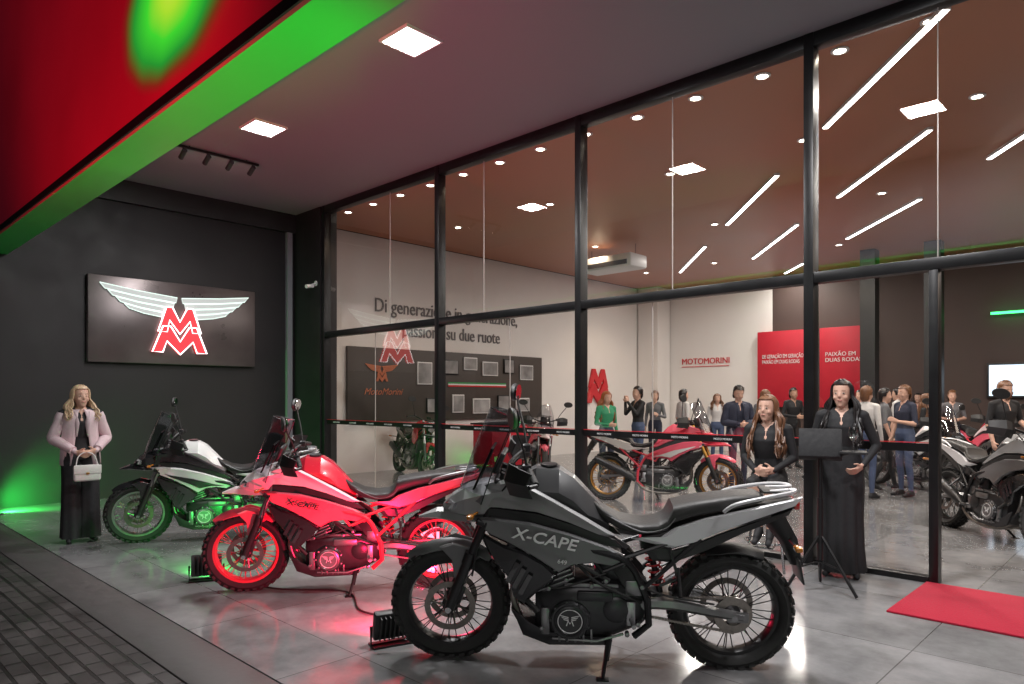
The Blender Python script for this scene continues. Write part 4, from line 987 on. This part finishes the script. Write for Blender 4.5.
person('woman with long black hair in a black outfit standing behind the black stand',p,face(p)+R(-4),1.70,
   J=dict(elL=(-.03,.27,1.14),wrL=(.13,.17,.98),elR=(-.01,-.24,1.14),wrR=(.20,-.17,1.10)),hair='long',hairmat='blackhair',voxel=.0075,
   skirt=([(1.10,0,.10,.14),(.98,0,.115,.168),(.8,.0,.12,.175),(.5,.0,.125,.165),(.25,.0,.135,.17),(.05,.0,.15,.185)],'blackcloth',.10),hdir=dict(L=(.5,-.6,-.5),R=(.8,.3,-.1)),curl=25,head_yaw=-8)
p=atd(769,6.35)
sw_rz=face(p)+R(-14)
person('woman with long brown hair in a short black dress seated on the bar stool',p,sw_rz,1.68,
   J=dict(pelvis=(0,0,.84),elL=(.02,.22,1.03),wrL=(.22,.10,.93),elR=(.02,-.22,1.03),wrR=(.23,-.06,.92),knL=(.38,.10,.80),knR=(.39,-.05,.83),anL=(.33,.09,.42),anR=(.34,-.0,.43),toeL=(.44,.10,.31),toeR=(.46,-.01,.32)),
   mats=dict(legs='blackcloth',shin='skin'),hair='long',hairmat='brown',voxel=.0075,lean=4,hdir=dict(L=(.6,-.7,-.1),R=(.6,.7,-.1)),curl=28,heel=True,head_yaw=-10)
st=empty('bar_stool',p,sw_rz,'chrome bar stool with round black seat under the seated woman','stool')
b=MB(); b.lathe([(.15,.70),(.19,.71),(.195,.74),(.17,.765),(.02,.77)],(0,0,0),'Z',28); b.build('seat',M['seatv'],st)
for k in range(4):
    a=R(45+90*k); b=MB(); b.tube([(.12*math.cos(a),.12*math.sin(a),.71),(.24*math.cos(a),.24*math.sin(a),0.01)],.012,8); b.build('leg',M['steel'],st)
b=MB(); b.tube([(.205*math.cos(2*PI*k/32),.205*math.sin(2*PI*k/32),.26) for k in range(32)],.01,8,closed=True)
b.tube([(.19,-.1,.27),(.42,-.08,.27),(.42,.13,.27),(.19,.1,.27)],.01,8); b.build('footrest',M['steel'],st)
p=atd(820,5.62); a=face(p)
ls=empty('tablet_stand',p,a,'black tripod stand with tilted panel top in front of the woman with black hair','stand')
b=MB(); b.tube([(0,0,.28),(0,0,1.12)],.018,10); b.tube([(0,0,.25),(0,0,.75)],.024,10); b.build('pole',M['black_metal'],ls)
for k in range(3):
    g=R(60+120*k); b=MB(); b.tube([(0,0,.46),(.30*math.cos(g),.30*math.sin(g),.012)],.013,8); b.tube([(0,0,.24),(.17*math.cos(g),.17*math.sin(g),.20)],.007,6); b.build('leg',M['black_metal'],ls)
b=MB(); T=Matrix.Translation((0,0,1.19))@Matrix.Rotation(R(-22),4,'Y'); b.xf=T; b.box((0,0,0),(.03,.32,.24),bev=.01); b.box((-.04,0,-.11),(.1,.32,.02),bev=.004); b.build('panel_top',M['blackcloth'],ls)
b=MB(); b.box((-.02,.24,1.12),(.22,.20,.02),bev=.005); b.tube([(0,0,1.05),(0,.2,1.11)],.012,8); b.build('side_tray',M['black_plastic'],ls)
q=V(p)+Matrix.Rotation(a,3,'Z')@V((.02,.24,0))
b=MB(); b.lathe([(.033,0),(.034,.003),(.006,.008),(.004,.07),(.012,.085),(.034,.11),(.038,.14),(.031,.19),(.030,.19),(.036,.14),(.03,.112),(.002,.09)],(0,0,0),'Z',24); o=b.build('wine_glass',M['wineglass']); o.location=(q.x,q.y,1.131); tag(o,'clear wine glass on the tray of the black stand','wine glass')
def vis(px,d,H,label,turn,**k):
    p=atd(px,d); return person(label,p,face(p)+R(turn),H,voxel=.012,**k)
look=dict(wrL=(.22,.05,1.1),wrR=(.22,-.05,1.1),elL=(0,.23,1.13),elR=(0,-.23,1.13)); lookh=dict(L=(.7,-.6,0),R=(.7,.6,0))
talk=dict(wrL=(.26,.16,1.16),elL=(.02,.24,1.12)); talkh=dict(L=(.8,-.1,.3))
walk=dict(anL=(.18,.1,.09),toeL=(.33,.12,.05),anR=(-.2,-.1,.12),toeR=(-.06,-.12,.03),knR=(-.02,-.1,.5),knL=(.12,.1,.5))
vis(606,12.6,1.66,'woman with auburn hair in a green top behind the middle glass',35,hair='long',hairmat='auburn',mats=dict(top='greencloth',arms='greencloth',legs='navy'),J=dict(wrR=(.22,-.1,1.1),elR=(0,-.22,1.12)),hdir=dict(R=(.8,.5,0)),nod=12)
vis(638,13.6,1.76,'man in black raising his hands to his face behind the middle glass',-60,hairmat='blackhair',J=dict(elL=(.15,.20,1.2),wrL=(.25,.06,1.42),elR=(.15,-.20,1.2),wrR=(.25,-.04,1.42)),hdir=dict(L=(.1,-.3,1),R=(.1,.3,1)),mats=dict(legs='jeans'))
vis(738,11.4,1.74,'man in a dark suit looking down, left of the thick mullion',20,hairmat='blackhair',J=look,mats=dict(top='navy',arms='navy',legs='navy'),hdir=lookh,nod=18,jacket=('navy',.82))
vis(866,10.8,1.72,'man in a white shirt and jeans, back turned, behind the black haired woman',150,hairmat='brown',mats=dict(top='whitecloth',arms='whitecloth',legs='jeans'),J=dict(anL=(-.12,.12,.09),toeL=(.03,.13,.03)))
vis(884,11.8,1.70,'man in a grey shirt and dark trousers walking right of the thick mullion',100,hairmat='blackhair',mats=dict(top='greycloth',arms='greycloth',legs='blackcloth',fore='skin'),J=walk)
vis(1004,9.9,1.78,'bearded man in a black shirt looking down at the right picture edge',40,hairmat='brown',beard=True,skin='skin',mats=dict(top='blackcloth',arms='blackcloth',fore='skin',legs='blackcloth'),J=dict(wrL=(.25,.1,1.1),elL=(.0,.25,1.15)),hdir=dict(L=(.8,-.4,0)),nod=12)
vis(655,16,1.7,'man in a grey jacket far inside near the white column',-20,hairmat='brown',mats=dict(top='greycloth',arms='greycloth',legs='navy'),J=talk,hdir=talkh)
vis(717,16,1.64,'woman in a white top far inside below the red block lettering',10,hair='mid',hairmat='brown',mats=dict(top='whitecloth',arms='whitecloth',legs='jeans'))
vis(793,15.5,1.76,'man in black far inside in front of the left red display panel',30,hairmat='blackhair',skin='skin2',J=look,hdir=lookh)
vis(812,13.4,1.68,'man in a red shirt partly hidden by the thick mullion',-70,hairmat='brown',mats=dict(top='redcloth',arms='redcloth',fore='skin',legs='jeans'))
vis(860,15.8,1.72,'woman in a navy top far inside right of the thick mullion',-30,hair='mid',hairmat='blackhair',mats=dict(top='navy',arms='navy',legs='blackcloth'))
vis(898,14.5,1.74,'man in a pale shirt far inside turned towards the display wall',-110,hairmat='blackhair',mats=dict(top='whitecloth',arms='whitecloth',fore='skin',legs='navy'),J=walk)
vis(918,16.5,1.66,'woman in a red top far inside beside the dark columns',-10,hair='long',hairmat='blackhair',mats=dict(top='redcloth',arms='redcloth',legs='blackcloth'))
vis(952,14.6,1.7,'man in a grey shirt far inside just right of the door post',10,hairmat='brown',mats=dict(top='greycloth',arms='greycloth',fore='skin',legs='navy'),J=look,hdir=lookh)
vis(975,17.3,1.72,'man in a white shirt far inside left of the glowing screen',60,hairmat='blackhair',mats=dict(top='whitecloth',arms='whitecloth',legs='blackcloth'))
vis(905,11.0,1.74,'man in a dark blue shirt standing just left of the door post',-50,hairmat='brown',mats=dict(top='navy',arms='navy',fore='skin',legs='jeans'),J=talk,hdir=talkh)
vis(765,13.2,1.7,'woman in a grey top behind the seated woman',160,hair='long',hairmat='brown',mats=dict(top='greycloth',arms='greycloth',legs='blackcloth'))
vis(926,12.6,1.62,'woman in a black top and jeans close behind the door post',75,hair='long',hairmat='brown',mats=dict(legs='jeans'),J=walk)
vis(683,14.8,1.72,'man in a white shirt behind the gold rimmed motorcycle',120,hairmat='blackhair',mats=dict(top='whitecloth',arms='whitecloth',fore='skin',legs='blackcloth'))
